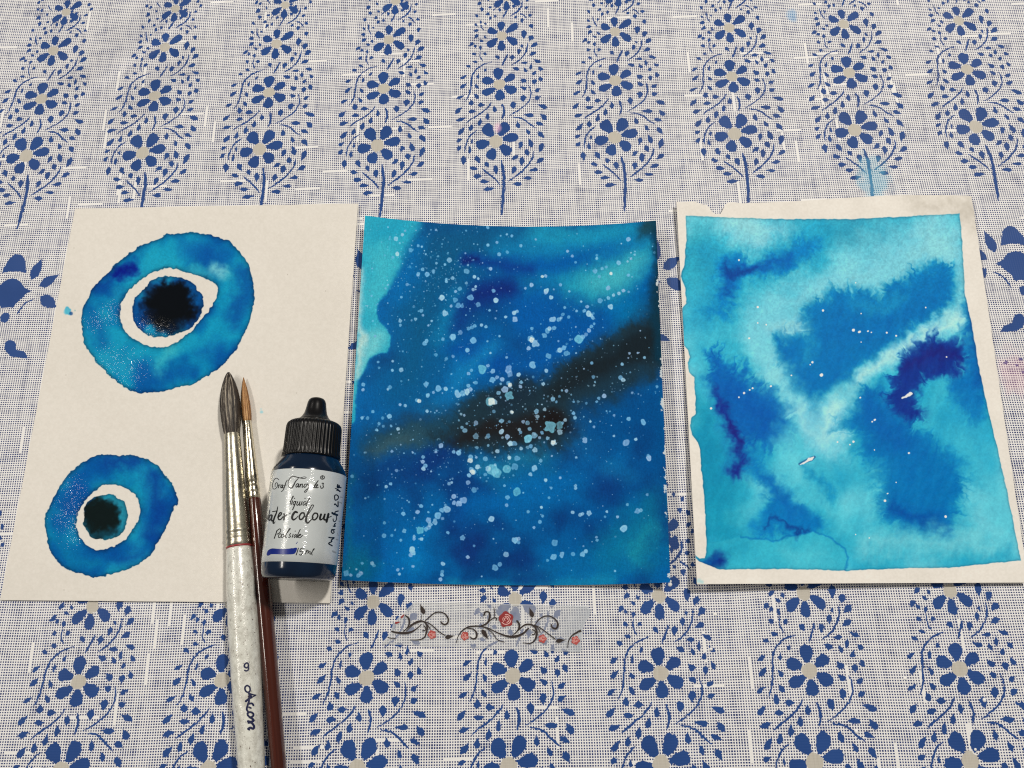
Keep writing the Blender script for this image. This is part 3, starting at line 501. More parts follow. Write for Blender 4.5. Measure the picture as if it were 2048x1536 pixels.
dp = poly_d(rs.X + .9 * fbm(rs.X, rs.Y, 9, 281, 2) * 2, rs.Y + .9 * fbm(rs.X, rs.Y, 9, 283, 2) * 2, PO)
rs.img *= (1 - .22 * np.exp(-np.abs(dp + 1.0) / 1.6))[..., None]
pap = np.zeros_like(rs.img); pap[:] = (229, 218, 195); pap += (7 * fbm(rs.X, rs.Y, 40, 285, 3) + 7 * vnoise(rs.X, rs.Y, 3.2, 286))[..., None]; sm = sstep(seg_d(*wb, [(1830, 412, 12), (1905, 410, 22), (1945, 430, 24)]), 40); pap -= ((26 + 22 * fbm(rs.X, rs.Y, 8, 288, 2)) * sm)[..., None]; pap[..., 2] -= 0
m = sstep(-dp, .9)[..., None].astype(np.float32); rs.img += (pap - rs.img) * m
rs.lay((160, 205, 196), .7 * sstep(seg_d(*wc, [(1396, 1163, 4), (1404, 1166, 2)]), 3))
GLINT = [((1348, 380), "380,410,5,5;490,685,4,6;440,868,7,5;490,778,4,4;540,788,4,4;872,705,7,6;1063,543,3,3;1085,830,14,6;1050,820,4,8;1135,826,9,4;1155,833,7,3;1245,835,5,5;1300,853,6,5;1473,688,4,4;1095,723,3,3;810,1008,7,6;797,1022,3,3;863,1083,5,9;687,1085,4,4;567,1148,9,5;460,1160,6,5;443,1170,5,4;410,1188,8,6;380,1213,5,4;217,1278,8,6;1090,1215,8,4;1175,1345,11,5;1160,1356,6,4;1595,977,5,4;957,1475,7,4;1050,1473,4,6;1030,1490,4,4;1095,890,3,3"), ((1348, 700), "1375,603,9,5;1235,882,8,7;1250,840,9,3;1590,975,7,7;1300,775,3,3;1063,1080,3,3;1173,585,3,3;1143,1100,3,3")]  # white glints of wet ink, painted into the sheet's colour
for (ox, oy), tx in GLINT:
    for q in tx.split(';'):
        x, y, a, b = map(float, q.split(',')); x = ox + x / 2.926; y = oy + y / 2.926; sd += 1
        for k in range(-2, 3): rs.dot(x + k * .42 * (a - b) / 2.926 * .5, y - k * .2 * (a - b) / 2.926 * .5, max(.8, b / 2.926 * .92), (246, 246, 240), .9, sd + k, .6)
for chain in ([(1805, 795, 1.6), (1812, 793, 2), (1824, 789, 2.6)], [(1599, 928, .7), (1612, 922, 2), (1622, 918, 3), (1629, 914, 1)]):  # two longer painted glints, each with a dark rim
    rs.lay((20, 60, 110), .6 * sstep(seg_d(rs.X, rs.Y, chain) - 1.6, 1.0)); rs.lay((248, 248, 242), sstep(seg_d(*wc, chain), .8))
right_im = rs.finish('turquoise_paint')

# ---- left sheet: two ring eyes
LC = [(150, 417), (716, 407), (660, 1206), (0, 1200)]
ls = Sheet(LC, 610, 790, 1.25)
ls.img[:] = (224, 213, 190); ls.img += (5 * fbm(ls.X, ls.Y, 120, 301, 3))[..., None]; ls.img += (5 * vnoise(ls.X, ls.Y, 3, 302) + 3.5 * vnoise(ls.X, ls.Y, 7, 303))[..., None]
wa = ls.warp(5, 5, 2.2, 311); wb = ls.warp(7, 7, 3.5, 331); wc = ls.warp(1.2, 1.7, 1.7, 351); wp = ls.warp(2.0, 6.5, 4.5, 371)
def ring(base, out, hole, washes, ox, oy, s):
    f = lambda q: smooth_line([(ox + a / s, oy + b / s) for a, b in q] + [(ox + q[0][0] / s, oy + q[0][1] / s)], 3)
    do = poly_d(*wc, f(out)); keep = ls.img.copy(); ls.lay(base, np.ones(ls.X.shape))
    nz = fbm(ls.X, ls.Y, 60, int(ox + oy), 3); ls.lay((24, 150, 184), np.clip(nz * 2.8, 0, .75)); ls.lay((0, 72, 146), np.clip(-nz * 2.8, 0, .75))
    for col, pts, soft, a in washes: ls.wash(col, pts, soft, a, wb if hole is not None else wp)
    d = do
    if hole is not None: d = np.maximum(do, -poly_d(*wc, f(hole)))
    ls.img *= (1 - .38 * np.exp(-np.abs(d + .8) / 3.0))[..., None]; gr = vnoise(ls.X, ls.Y, 2.2, 378); ls.img *= (1 + .10 * gr)[..., None]
    m = sstep(d, .8); ls.img[:] = keep + (ls.img - keep) * m[..., None]; return m
O1 = [(970,205),(1130,190),(1260,210),(1370,265),(1440,360),(1480,460),(1490,570),(1465,700),(1400,840),(1310,960),(1180,1050),(1050,1100),(900,1125),(760,1110),(640,1030),(550,930),(490,830),(470,720),(490,610),(550,510),(640,420),(720,345),(830,270)]
H1 = [(960,405),(1060,410),(1150,435),(1250,480),(1275,530),(1255,600),(1190,690),(1090,790),(990,855),(920,865),(830,840),(750,800),(710,730),(700,660),(720,590),(790,500),(880,430)]
I1 = [(950,450),(1050,450),(1110,470),(1160,520),(1190,570),(1180,660),(1120,740),(1030,790),(930,805),(850,780),(790,720),(775,650),(785,590),(830,530),(880,475)]
z = lambda x, y, r: (x / 2.926, 400 + y / 2.926, r / 2.926)
m1 = ring((6, 116, 168), O1, H1, [((28, 150, 182), [z(900,350,60), z(1050,390,50), z(1150,420,40)], 24, .8), ((8, 92, 160), [z(1100,280,50), z(1230,290,60), z(1330,330,50)], 22, .8), ((4, 74, 148), [z(1220,310,40)], 20, .8), ((120, 198, 192), [z(1270,405,34), z(1335,430,24)], 16, .9), ((60, 168, 184), [z(1130,420,30), z(1200,430,30)], 16, .6), ((14, 130, 172), [z(1390,430,40)], 16, .5),
 ((4, 70, 144), [z(1430,420,40), z(1440,560,40), z(1340,690,60)], 20, .8), ((10, 130, 174), [z(1300,600,40), z(1260,800,40)], 22, .6), ((6, 84, 156), [z(1260,860,40), z(1180,900,30)], 20, .6), ((60, 172, 186), [z(1000,885,34), z(940,930,30), z(930,1010,20)], 18, .85), ((6, 90, 158), [z(830,990,70)], 20, .7), ((4, 92, 156), [z(1080,1040,40), z(950,1090,30)], 14, .6),
 ((20, 140, 176), [z(780,860,40), z(650,900,40)], 20, .6), ((4, 84, 150), [z(600,800,50), z(540,640,40)], 22, .7), ((30, 146, 178), [z(700,560,40), z(640,600,30), z(830,420,30)], 16, .6), ((6, 20, 118), [z(770,380,26), z(690,410,34), z(640,430,20)], 12, .96), ((6, 60, 140), [z(560,500,30), z(600,470,30)], 14, .7), ((40, 150, 190), [z(700,960,30), z(620,900,20)], 16, .4)], 0, 400, 2.926)
m2 = ring((8, 84, 150), I1, None, [((8, 64, 130), [z(900,520,60)], 16, .6), ((14, 110, 160), [z(1150,600,20), z(1100,500,20)], 12, .5), ((8, 22, 40), [z(1000,625,150)], 13, .97), ((6, 10, 14), [z(1010,605,118), z(950,650,95)], 9, .99), ((8, 30, 60), [z(860,680,40), z(840,640,20)], 12, .6)], 0, 400, 2.926)
O2 = [(890,243),(1000,258),(1100,252),(1220,290),(1340,370),(1430,480),(1470,580),(1478,660),(1440,685),(1400,790),(1340,920),(1240,1080),(1130,1165),(1000,1220),(850,1255),(790,1270),(700,1245),(600,1215),(500,1150),(440,1080),(400,990),(375,880),(370,790),(400,690),(440,600),(510,480),(620,370),(740,280),(800,255)]
H2 = [(860,490),(930,488),(1040,520),(1120,580),(1160,660),(1150,770),(1100,870),(1010,970),(900,1020),(790,1040),(700,980),(650,900),(635,810),(650,730),(710,630),(800,540)]
I2 = [(790,590),(920,575),(970,605),(1030,640),(1065,710),(1055,800),(1020,880),(950,930),(880,950),(780,950),(730,880),(695,810),(700,720),(730,640)]
y_ = lambda x, y, r: (x / 4.1525, 850 + y / 4.1525, r / 4.1525)
m3 = ring((2, 98, 160), O2, H2, [((4, 58, 136), [y_(880,300,60), y_(1100,310,60)], 22, .9), ((2, 74, 150), [y_(600,450,80), y_(750,330,60)], 26, .7), ((10, 130, 170), [y_(1000,430,50), y_(1140,540,40)], 22, .8), ((4, 56, 134), [y_(1280,450,60), y_(1300,700,70), y_(1280,900,60)], 28, .9), ((6, 120, 168), [y_(1190,640,30)], 16, .6), ((2, 86, 150), [y_(470,700,60), y_(430,850,50)], 20, .6), ((6, 118, 164), [y_(420,950,40), y_(560,1080,60), y_(760,1150,60)], 24, .8), ((4, 60, 138), [y_(1000,1120,50), y_(1150,1080,50)], 22, .7), ((2, 94, 156), [y_(900,1180,30)], 14, .5)], 0, 850, 4.1525)
m4 = ring((34, 130, 150), I2, None, [((10, 34, 36), [y_(850,750,150), y_(860,830,110)], 9, .96), ((12, 22, 20), [y_(840,740,120), y_(860,800,100)], 10, .9), ((20, 90, 110), [y_(1000,900,30), y_(740,900,30)], 10, .5)], 0, 850, 4.1525)
wetm = .75 * np.maximum(m1 * np.clip(.0 + 1.0 * sstep(seg_d(ls.X, ls.Y, [(188, 646, 8), (226, 626, 14)]), 20) + .8 * sstep(seg_d(ls.X, ls.Y, [(215, 715, 14), (262, 735, 24)]), 30), 0, 1), np.maximum(m2 * sstep(seg_d(ls.X, ls.Y, [(290, 655, 14), (325, 660, 10)]), 22), np.maximum(m3 * sstep(seg_d(ls.X, ls.Y, [(150, 975, 14), (135, 1040, 18), (146, 1075, 10)]), 24), .0 * m4)))
ls.wet[:] = wetm
for x, y, r, c, a in [(136, 622, 7, (40, 160, 190), .8), (132, 624, 5, (80, 180, 196), .6), (142, 627, 3.5, (10, 60, 120), .8), (150, 621, 1.2, (90, 160, 150), .6), (523, 824, 3, (120, 195, 200), .6), (522, 818, 1.6, (150, 205, 205), .5)]: ls.dot(x, y, r, c, a, int(x + y), 1.6)
for x, y in [(593, 786), (575, 549), (651, 582), (45, 977), (128, 1180), (148, 496), (132, 750)]: ls.dot(x, y, .9, (150, 138, 118), .6, int(x), .8)
left_im = ls.finish('ring_eye_paint')

# ------------------------------------------------------------------ the three sheets
def card_mat(name, im, tooth, bumpd, rough, wet=False):
    n = NT(name); uv = n.uv(); t = n.img(im, uv); n.set(Base_Color=t.outputs['Color'])
    g = n.new('ShaderNodeTexCoord').outputs['Object']
    h = n.M('ADD', n.noise(g, tooth, 3.0, .6), n.M('MULTIPLY', n.noise(g, tooth * .35, 2.0), .8))
    n.set(Roughness=rough, Normal=n.bump(h, .55, bumpd)); n.b.inputs['Specular IOR Level'].default_value = .04
    if wet:
        hw = n.M('ADD', n.noise(g, 430.0, 2.0, .5), n.M('MULTIPLY', n.noise(g, 900.0, 1.0), .5))
        n.set(Coat_Weight=t.outputs['Alpha'], Coat_Roughness=.045, Coat_Normal=n.bump(hw, 1.0, .0011))
    return n.m
def card(name, sheet, zf, thick, mat, edge_mat, label, bow=None, nu=64, nv=72, notch=None, ragged=0.0):
    uu, vv = np.meshgrid(np.linspace(0, 1, nu), np.linspace(0, 1, nv)); ve = vv.copy()
    if notch is not None: ve = vv + notch(uu) * (1 - vv)**6
    x, y = sheet.at(uu, ve, bow); p = W(x, y, zf(uu, ve)).reshape(-1, 3)
    rr = np.random.default_rng(3)
    q = p.copy(); q[:, 2] -= thick; N = nu * nv
    F_ = [(j * nu + i, (j + 1) * nu + i, (j + 1) * nu + i + 1, j * nu + i + 1) for j in range(nv - 1) for i in range(nu - 1)]
    B_ = [(a + N, d + N, c + N, b + N) for a, b, c, d in F_]
    bd = [i for i in range(nu)] + [j * nu + nu - 1 for j in range(1, nv)] + [(nv - 1) * nu + i for i in range(nu - 2, -1, -1)] + [j * nu for j in range(nv - 2, 0, -1)]
    E_ = [(bd[k], bd[(k + 1) % len(bd)], bd[(k + 1) % len(bd)] + N, bd[k] + N) for k in range(len(bd))]
    uvs = np.stack([uu.ravel(), 1 - ve.ravel()], -1)
    nb = len(bd); E_ = [(2 * N + k, 2 * N + (k + 1) % nb, 2 * N + nb + (k + 1) % nb, 2 * N + nb + k) for k in range(nb)]   # the cut edge keeps its own vertices
    o = mesh_obj(name, np.vstack([p, q, p[bd], q[bd]]), F_ + B_ + E_, [mat, edge_mat], uvs=np.vstack([uvs, uvs, uvs[bd], uvs[bd]]))
    mi = np.zeros(len(o.data.polygons), np.int32); mi[len(F_):] = 1; o.data.polygons.foreach_set('material_index', mi)
    for e in (o.data.polygons[k] for k in range(len(F_) + len(B_), len(mi))): e.use_smooth = False
    tag(o, label, 'painting', 'watercolour sheets laid on the tablecloth'); return o
paper_edge = plain('paper_edge', al((216, 203, 176)), .8, .2)
card('watercolour_painting', ls, lambda u, v: .0007 + .0004 * u * u + 0 * v, .0004, card_mat('ring_paper', left_im, 900.0, .00010, .62, True), paper_edge, 'cream sheet painted with two blue ring shaped eyes, lying under the brushes and bottle')
mid_z = lambda u, v: .0009 + .0056 * np.abs(2 * u - 1)**2.2 * (1 - .30 * v) + 0 * v
card('watercolour_painting', mid, mid_z, .0004, card_mat('sky_paper', mid_im, 1000.0, .00009, .5), paper_edge, 'dark blue starry night sky painting curling at its edges, right of the ink bottle', mid_bow)
def notch(u): return .030 * np.exp(-(((u - .135) / .024)**4)) + .006 * np.exp(-(((u - .10) / .02)**2)) + .0015 * np.sin(u * 90) * (u < .25)
right_z = lambda u, v: .0010 + .0034 * v**3 * (1 - u)**2 + .0016 * (1 - v)**3 * (1 - u)**2 + .0012 * v**2 + .0018 * (1 - v)**4 * u**6
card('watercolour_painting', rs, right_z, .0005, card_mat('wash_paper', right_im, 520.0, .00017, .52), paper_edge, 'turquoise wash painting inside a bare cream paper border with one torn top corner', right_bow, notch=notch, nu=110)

# ------------------------------------------------------------------ ribbons of ink wrapped on a surface
def bvh_of(objs):
    vs, fs = [], []
    for o in objs:
        k = len(vs); vs += [o.matrix_world @ v.co for v in o.data.vertices]; fs += [tuple(i + k for i in p.vertices) for p in o.data.polygons]
    return BVHTree.FromPolygons(vs, fs)
def hit(bv, x, y, lift):
    d = Vector(W(x, y, 0.0) - CAM).normalized(); loc, nor, _, _ = bv.ray_cast(Vector(CAM), d)
    if loc is None: return None
    if nor.dot(d) > 0: nor = -nor
    return np.array(loc + nor * lift)
def ink(name, strokes, o, s, bv, lift, mat, parent, n=7, fills=(), bold=1.0):
    V, Fc = [], []
    for st in strokes:
        pts, wd = st[0], st[1]
        p = smooth_line(pts, n); wv = np.interp(np.linspace(0, 1, len(p)), np.linspace(0, 1, len(wd)), wd) if isinstance(wd, (list, tuple)) else np.full(len(p), wd); wv = wv * bold
        tg = np.gradient(p, axis=0); tg /= np.maximum(np.linalg.norm(tg, axis=1), 1e-6)[:, None]; nn = np.stack([-tg[:, 1], tg[:, 0]], -1); prev = None
        p = np.vstack([p[0] - tg[0] * wv[0] * .35, p, p[-1] + tg[-1] * wv[-1] * .35]); nn = np.vstack([nn[0], nn, nn[-1]]); wv = np.r_[wv[0] * .4, wv, wv[-1] * .4]
        for k in range(len(p)):
            row = []
            for sg in (.5, 0, -.5):
                q = p[k] + nn[k] * wv[k] * sg; h_ = hit(bv, o[0] + q[0] / s, o[1] + q[1] / s, lift)
                if h_ is None: row = None; break
                row.append(h_)
            if row is None: prev = None; continue
            i0 = len(V); V += row
            if prev is not None: Fc += [(prev, prev + 1, i0 + 1, i0), (prev + 1, prev + 2, i0 + 2, i0 + 1)]
            prev = i0
    for poly in fills:
        pts = np.asarray(poly, float); c = pts.mean(0); rings = []
        for k in (0.02, .5, 1.0):
            row = [hit(bv, o[0] + q[0] / s, o[1] + q[1] / s, lift) for q in c + (pts - c) * k]
            if any(r_ is None for r_ in row): rings = None; break
            rings.append(len(V)); V += row
        if rings:
            m_ = len(pts)
            for a, b in zip(rings[:-1], rings[1:]): Fc += [(a + i, a + (i + 1) % m_, b + (i + 1) % m_, b + i) for i in range(m_)]
    return mesh_obj(name, V, Fc, mat, parent) if V else None

# ------------------------------------------------------------------ turned bodies along a leaning axis
def axis_frame(p0, p1):
    d = p1 - p0; L = np.linalg.norm(d); d = d / L; a = np.cross(d, [0, 0, 1.0]); a /= np.linalg.norm(a); b = np.cross(a, d); return d, a, b, L   # a sideways, b upwards
def lathe(name, centers, radii, mat, parent, seg=48, rfun=None, caps=True, smooth=True, sq=None):
    c = np.asarray(centers); V, U = [], []; m_ = len(c)
    d, a, b, L = axis_frame(c[0], c[-1]); tt = np.r_[0, np.cumsum(np.linalg.norm(np.diff(c, axis=0), axis=1))]
    for i in range(m_):
        for k in range(seg):
            an = 2 * np.pi * k / seg; r = radii[i] * (rfun(an, i / (m_ - 1)) if rfun else 1)
            V.append(c[i] + r * (math.cos(an) * a + math.sin(an) * b)); U.append((k / seg, tt[i] * 10))
    Fc = [(i * seg + k, i * seg + (k + 1) % seg, (i + 1) * seg + (k + 1) % seg, (i + 1) * seg + k) for i in range(m_ - 1) for k in range(seg)]
    if caps: Fc += [tuple(range(seg - 1, -1, -1)), tuple((m_ - 1) * seg + k for k in range(seg))]
    return mesh_obj(name, V, Fc, mat, parent, uvs=U, smooth=smooth)
class Axis:
    """straight axis through two sketch points at given heights; stations by sketch y"""
    def __init__(s, q0, z0, q1, z1): s.a = W(q0[0], q0[1], z0); s.b = W(q1[0], q1[1], z1); s.q0, s.q1 = q0, q1
    def at(s, y):
        f = lambda t: (lambda p: 768 - F * (p @ UP) / (p @ FW))(s.a + (s.b - s.a) * t - CAM) - y
        lo, hi = -1.0, 2.5
        for _ in range(50):
            m_ = (lo + hi) / 2
            if f(m_) < 0: lo = m_
            else: hi = m_
        return s.a + (s.b - s.a) * lo
    def st(s, ys, hw):
        c = [s.at(y) for y in ys]; return c, [h * depth(p) / F for p, h in zip(c, hw)]

# ---- materials for the tools
def hair_mat(name, stops, tipdark):
    n = NT(name); X = xyz(n, n.uv()); st = n.mr(n.noise(n.vec(n.M('MULTIPLY', X[0], 22.0), n.M('MULTIPLY', X[1], 5.0)), 1.0, 3.0, .6), .32, .66)
    col = n.ramp(st, stops); n.set(Base_Color=n.mix(n.mr(X[1], 0.0, tipdark[0], tipdark[1], 0.0), col, tipdark[2]), Roughness=.5, Normal=n.bump(st, .6, .0005)); return n.m
hair_dark = hair_mat('squirrel_hair', [(.22, al((22, 17, 13))), (.45, al((64, 52, 41))), (.6, al((38, 30, 24))), (.88, al((176, 160, 132)))], (.085, 1.0, al((40, 32, 30))))
hair_tan = hair_mat('sable_hair', [(.3, al((120, 74, 34))), (.55, al((176, 120, 62))), (.8, al((206, 158, 98)))], (.05, .35, al((130, 80, 36))))
def metal(name, c, rough):
    n = NT(name); g = n.new('ShaderNodeTexCoord').outputs['Object']; f = n.noise(g, 700.0, 4.0, .6)
    n.set(Base_Color=n.mix(n.mr(f, .4, .75), c, tuple(k * .55 for k in c[:3]) + (1,)), Metallic=1.0, Roughness=n.mr(f, .3, .8, rough, rough + .22), Normal=n.bump(f, .25, .0003)); return n.m
silver = metal('worn_silver', (.60, .57, .47, 1), .24); nickel = metal('bright_nickel', (.80, .74, .60, 1), .14)
n = NT('worn_white_lacquer'); X = xyz(n, n.uv()); g = n.vec(n.M('MULTIPLY', X[0], 4.0), n.M('MULTIPLY', X[1], 9.0))
crk = n.noise(n.vec(n.M('MULTIPLY', X[0], 16.0), n.M('MULTIPLY', X[1], 36.0)), 1.0, 5.0, .7); dirt = n.noise(g, 3.0, 6.0, .7); spot = n.noise(g, 9.0, 3.0, .6)
c0 = n.mix(n.mr(dirt, .44, .70), al((222, 216, 192)), al((176, 168, 146))); c0 = n.mix(n.mr(crk, .66, .74), c0, al((110, 104, 90))); c0 = n.mix(n.mr(spot, .63, .70), c0, al((78, 48, 36)))
n.set(Base_Color=c0, Roughness=n.mr(dirt, .4, .7, .16, .34), Coat_Weight=.7, Coat_Roughness=.09, Coat_Normal=n.bump(crk, .25, .0003), Normal=n.bump(crk, .35, .0006)); white_lac = n.m
n = NT('red_brown_lacquer'); X = xyz(n, n.uv()); gr = n.noise(n.vec(n.M('MULTIPLY', X[0], 14.0), n.M('MULTIPLY', X[1], 1.6)), 2.0, 4.0)
ch = n.noise(n.vec(n.M('MULTIPLY', X[0], 20.0), n.M('MULTIPLY', X[1], 16.0)), 1.6, 2.0)
n.set(Base_Color=n.mix(n.mr(ch, .765, .79), n.mix(gr, al((46, 14, 8)), al((80, 30, 15))), al((190, 150, 128))), Roughness=.16, Coat_Weight=.8, Coat_Roughness=.06); red_lac = n.m

def strands(bm_name, ax_, ys, hw, mat, parent, count, seed, rad):
    """loose hairs along the surface of the tuft"""
    rr = np.random.default_rng(seed); V, Fc, U = [], [], []; c, R = ax_.st(ys, hw); c = np.asarray(c); d, a, b, L = axis_frame(c[0], c[-1])
    for k in range(count):
        an = rr.uniform(-.3, math.pi + .3); t0 = rr.uniform(.02, .5); t1 = min(1.0, t0 + rr.uniform(.25, .6)); prev = None; off = rr.uniform(-.12, .12)
        for t in np.linspace(t0, t1, 6):
            i = t * (len(c) - 1); p = np.array([np.interp(i, range(len(c)), c[:, q]) for q in range(3)]); r = np.interp(i, range(len(c)), R) * rr.uniform(1.0, 1.03) + rad; aa = an + off * (t - t0)
            row = [p + r * (math.cos(aa + e) * a + math.sin(aa + e) * b) + (0.5 * rad * b if e == 0 else 0) for e in (-rad / max(r, 1e-4), 0, rad / max(r, 1e-4))]
            i0 = len(V); V += row; U += [(an / 6.28 + rr.random() * .01, t * .2 + rr.random() * .1)] * 3
            if prev is not None: Fc += [(prev, prev + 1, i0 + 1, i0), (prev + 1, prev + 2, i0 + 2, i0 + 1)]
            prev = i0
    o = mesh_obj(bm_name, V, Fc, mat, parent, uvs=U); o['kind'] = 'stuff'; return o

# ------------------------------------------------------------------ white brush
A1 = Axis((457, 745), .0036, (486.5, 1250), .0059)
br = thing('paint_brush', 'thick paint brush with worn white handle and dark hair tuft', 'paint brush', tuple(A1.at(1250)))
YH = np.array([745, 750, 757, 768, 782, 800, 820, 840, 855, 868, 873]); RH = np.array([2.2, 5.5, 8.5, 12.5, 16, 18.6, 19.3, 18.3, 16.5, 14.8, 13.8])
rh = np.random.default_rng(5).normal(0, 1, 64)
tuft = lathe('bristles', *A1.st(YH, RH), hair_dark, br, 64, lambda an, t: 1 + .035 * rh[int(an / 6.2832 * 64) % 64] * (1 - .5 * t))
strands('loose_hair', A1, YH, RH, hair_dark, br, 150, 8, .00006)
YF = [866, 869, 900, 1000, 1058, 1060, 1063, 1066, 1069, 1072, 1074, 1077, 1080, 1083, 1092, 1093]; RF = [14.4, 15.2, 16.0, 20.3, 22.6, 23.4, 23.6, 22.6, 22.4, 23.4, 23.7, 22.8, 22.8, 23.6, 23.8, 23.0]
lathe('ferrule', *A1.st(YF, RF), silver, br, 64)
lathe('paint_ring', *A1.st([1091, 1092, 1094, 1095.5], [23.0, 24.1, 24.1, 23.4]), plain('dried_red_paint', al((150, 52, 50)), .4), br)
YW = [1094, 1100, 1140, 1180, 1220, 1260, 1300, 1350, 1400, 1450, 1500, 1550, 1620, 1700, 1800, 1900]; RW = [22.8, 23.6, 26.2, 28.0, 29.0, 29.4, 29.4, 29.0, 28.4, 27.4, 26.6, 25.4, 23.5, 21, 18.5, 15]
handle = lathe('handle', *A1.st(YW, RW), white_lac, br, 64)
bv = bvh_of([handle]); navy = plain('navy_ink', al((26, 30, 62)), .3)
ink('lettering', [([(320,150),(282,180),(278,225),(318,245),(352,215),(345,165),(320,150)], 22), ([(352,200),(356,250),(345,290),(310,305),(280,292)], 20),
 ([(330,582),(290,615),(295,680),(340,715),(382,690),(378,620),(330,582)], 22), ([(355,715),(372,770),(366,850),(362,900)], 26), ([(380,745),(440,762),(500,770)], [24,18,14]), ([(495,772),(440,800),(395,835)], 16), ([(395,770),(405,800)], 26), ([(390,805),(345,855),(302,890)], 30),
 ([(360,900),(340,960),(322,1040),(345,1085)], 26), ([(365,935),(420,930),(452,970)], 26), ([(360,1000),(405,1020)], 22), ([(340,1115),(385,1095),(440,1120),(445,1165),(395,1195),(345,1160),(335,1115)], 26), ([(370,1190),(430,1225),(450,1262),(400,1280),(340,1270)], 30), ([(350,1300),(410,1300),(460,1365),(445,1415),(390,1395),(345,1420)], 30), ([(345,1420),(375,1438)], 24)], (460, 1310), 9.6, bv, .00005, navy, br, bold=1.45)
# ------------------------------------------------------------------ slim brown brush
A2 = Axis((487, 755), .0020, (534, 1275), .0036)
b2 = thing('paint_brush', 'slim paint brush with glossy red brown handle and pointed tan tip', 'paint brush', tuple(A2.at(1275)))
YH2 = np.array([755, 762, 775, 790, 808, 825, 838, 845]); RH2 = np.array([.7, 2.2, 4.6, 6.6, 8.2, 8.8, 8.4, 7.4])
lathe('bristles', *A2.st(YH2, RH2), hair_tan, b2, 40); strands('loose_hair', A2, YH2, RH2, hair_tan, b2, 50, 4, .00004)
lathe('ferrule', *A2.st([841, 843, 880, 920, 945, 962, 964, 967, 970, 972, 978, 983, 986, 989, 996, 997], [7.2, 7.8, 8.6, 10.0, 11.0, 11.6, 10.6, 10.4, 10.6, 11.7, 12.0, 11.8, 10.9, 11.4, 11.6, 10.9]), nickel, b2, 40)
lathe('handle', *A2.st([996, 999, 1050, 1100, 1160, 1220, 1280, 1350, 1420, 1500, 1560, 1640, 1740, 1850], [11.2, 11.8, 13.0, 14.4, 15.8, 16.6, 16.6, 16.2, 15.9, 15.4, 15.0, 13.8, 12, 9.5]), red_lac, b2, 48)

# ------------------------------------------------------------------ ink bottle
A3 = Axis((634.5, 800), .0134, (597, 1150), .0134)
bt = thing('ink_bottle', 'small dropper bottle of dark blue ink with white label and black cap', 'bottle', tuple(A3.at(1050)))
n = NT('blue_ink_plastic'); g = n.new('ShaderNodeTexCoord').outputs['Object']
n.set(Base_Color=n.mix(n.noise(g, 160.0, 2.0), (.002, .007, .022, 1), (.003, .018, .05, 1)), Roughness=.16, Coat_Weight=.25, Coat_Roughness=.08); ink_pl = n.m
n = NT('black_ribbed_plastic'); n.set(Base_Color=(.005, .005, .006, 1), Roughness=.30); n.b.inputs['Specular IOR Level'].default_value = .28; black_pl = n.m
n = NT('glossy_label'); g = n.new('ShaderNodeTexCoord').outputs['Object']; f = n.noise(g, 120.0, 3.0); XL = xyz(n, n.uv()); rbn = n.noise(n.vec(n.M('MULTIPLY', XL[0], 6.0), n.M('MULTIPLY', XL[1], 330.0)), 1.0, 1.0)
n.set(Base_Color=n.mix(f, al((188, 188, 174)), al((202, 202, 189))), Roughness=.22, Coat_Weight=.7, Coat_Roughness=.07, Coat_Normal=n.bump(rbn, 1.0, .00016), Normal=n.bump(n.noise(g, 260.0, 2.0), .15, .0004)); lab_m = n.m
RB = 73.5
body = lathe('bottle_body', *A3.st([908, 916, 924, 932, 940, 947, 953, 1040, 1125, 1140, 1150, 1156, 1159.5, 1158, 1156], [50, 54, 59, 64.5, 69.5, 72.2, RB - .8, RB - .6, RB - .2, RB - .4, RB - 2.0, RB - 5, RB - 11, RB - 20, RB - 32]), ink_pl, bt, 96)
label = lathe('label', *A3.st([950.5, 951, 1000, 1050, 1100, 1128, 1128.5], [RB - .6, RB + .2, RB + .2, RB + .25, RB + .3, RB + .35, RB - .4]), lab_m, bt, 96, caps=False)
NR = 44
def rib(an, t):
    f = (an / 6.28318 * NR) % 1.0; k = 1.0 if abs(f - .5) < .27 else (.968 if abs(f - .5) > .36 else .985); return 1 + (k - 1) * (1 if .12 < t < .90 else 0)
ys = [842, 844, 847, 851, 856, 860, 872, 884, 896, 903, 906, 910, 914, 917, 917.5]; cs, Rs = A3.st(ys, [30, 40, 48, 52.5, 54, 54.4, 54.7, 55, 55.3, 55.6, 55.8, 56.6, 57.2, 57.4, 50])
lathe('cap', cs, Rs, black_pl, bt, NR * 6, rib)
lathe('nozzle_cover', *A3.st([795.5, 796.2, 798, 801, 806, 812, 820, 828, 835, 840, 844], [2, 8, 13, 16, 18, 19, 20.5, 22.5, 26.5, 31, 36]), black_pl, bt, 48)
bv = bvh_of([label]); blk = plain('black_print', al((24, 24, 22)), .35); penb = plain('black_pen', al((22, 26, 30)), .3)
O_ = (530, 930); s_ = 12.047
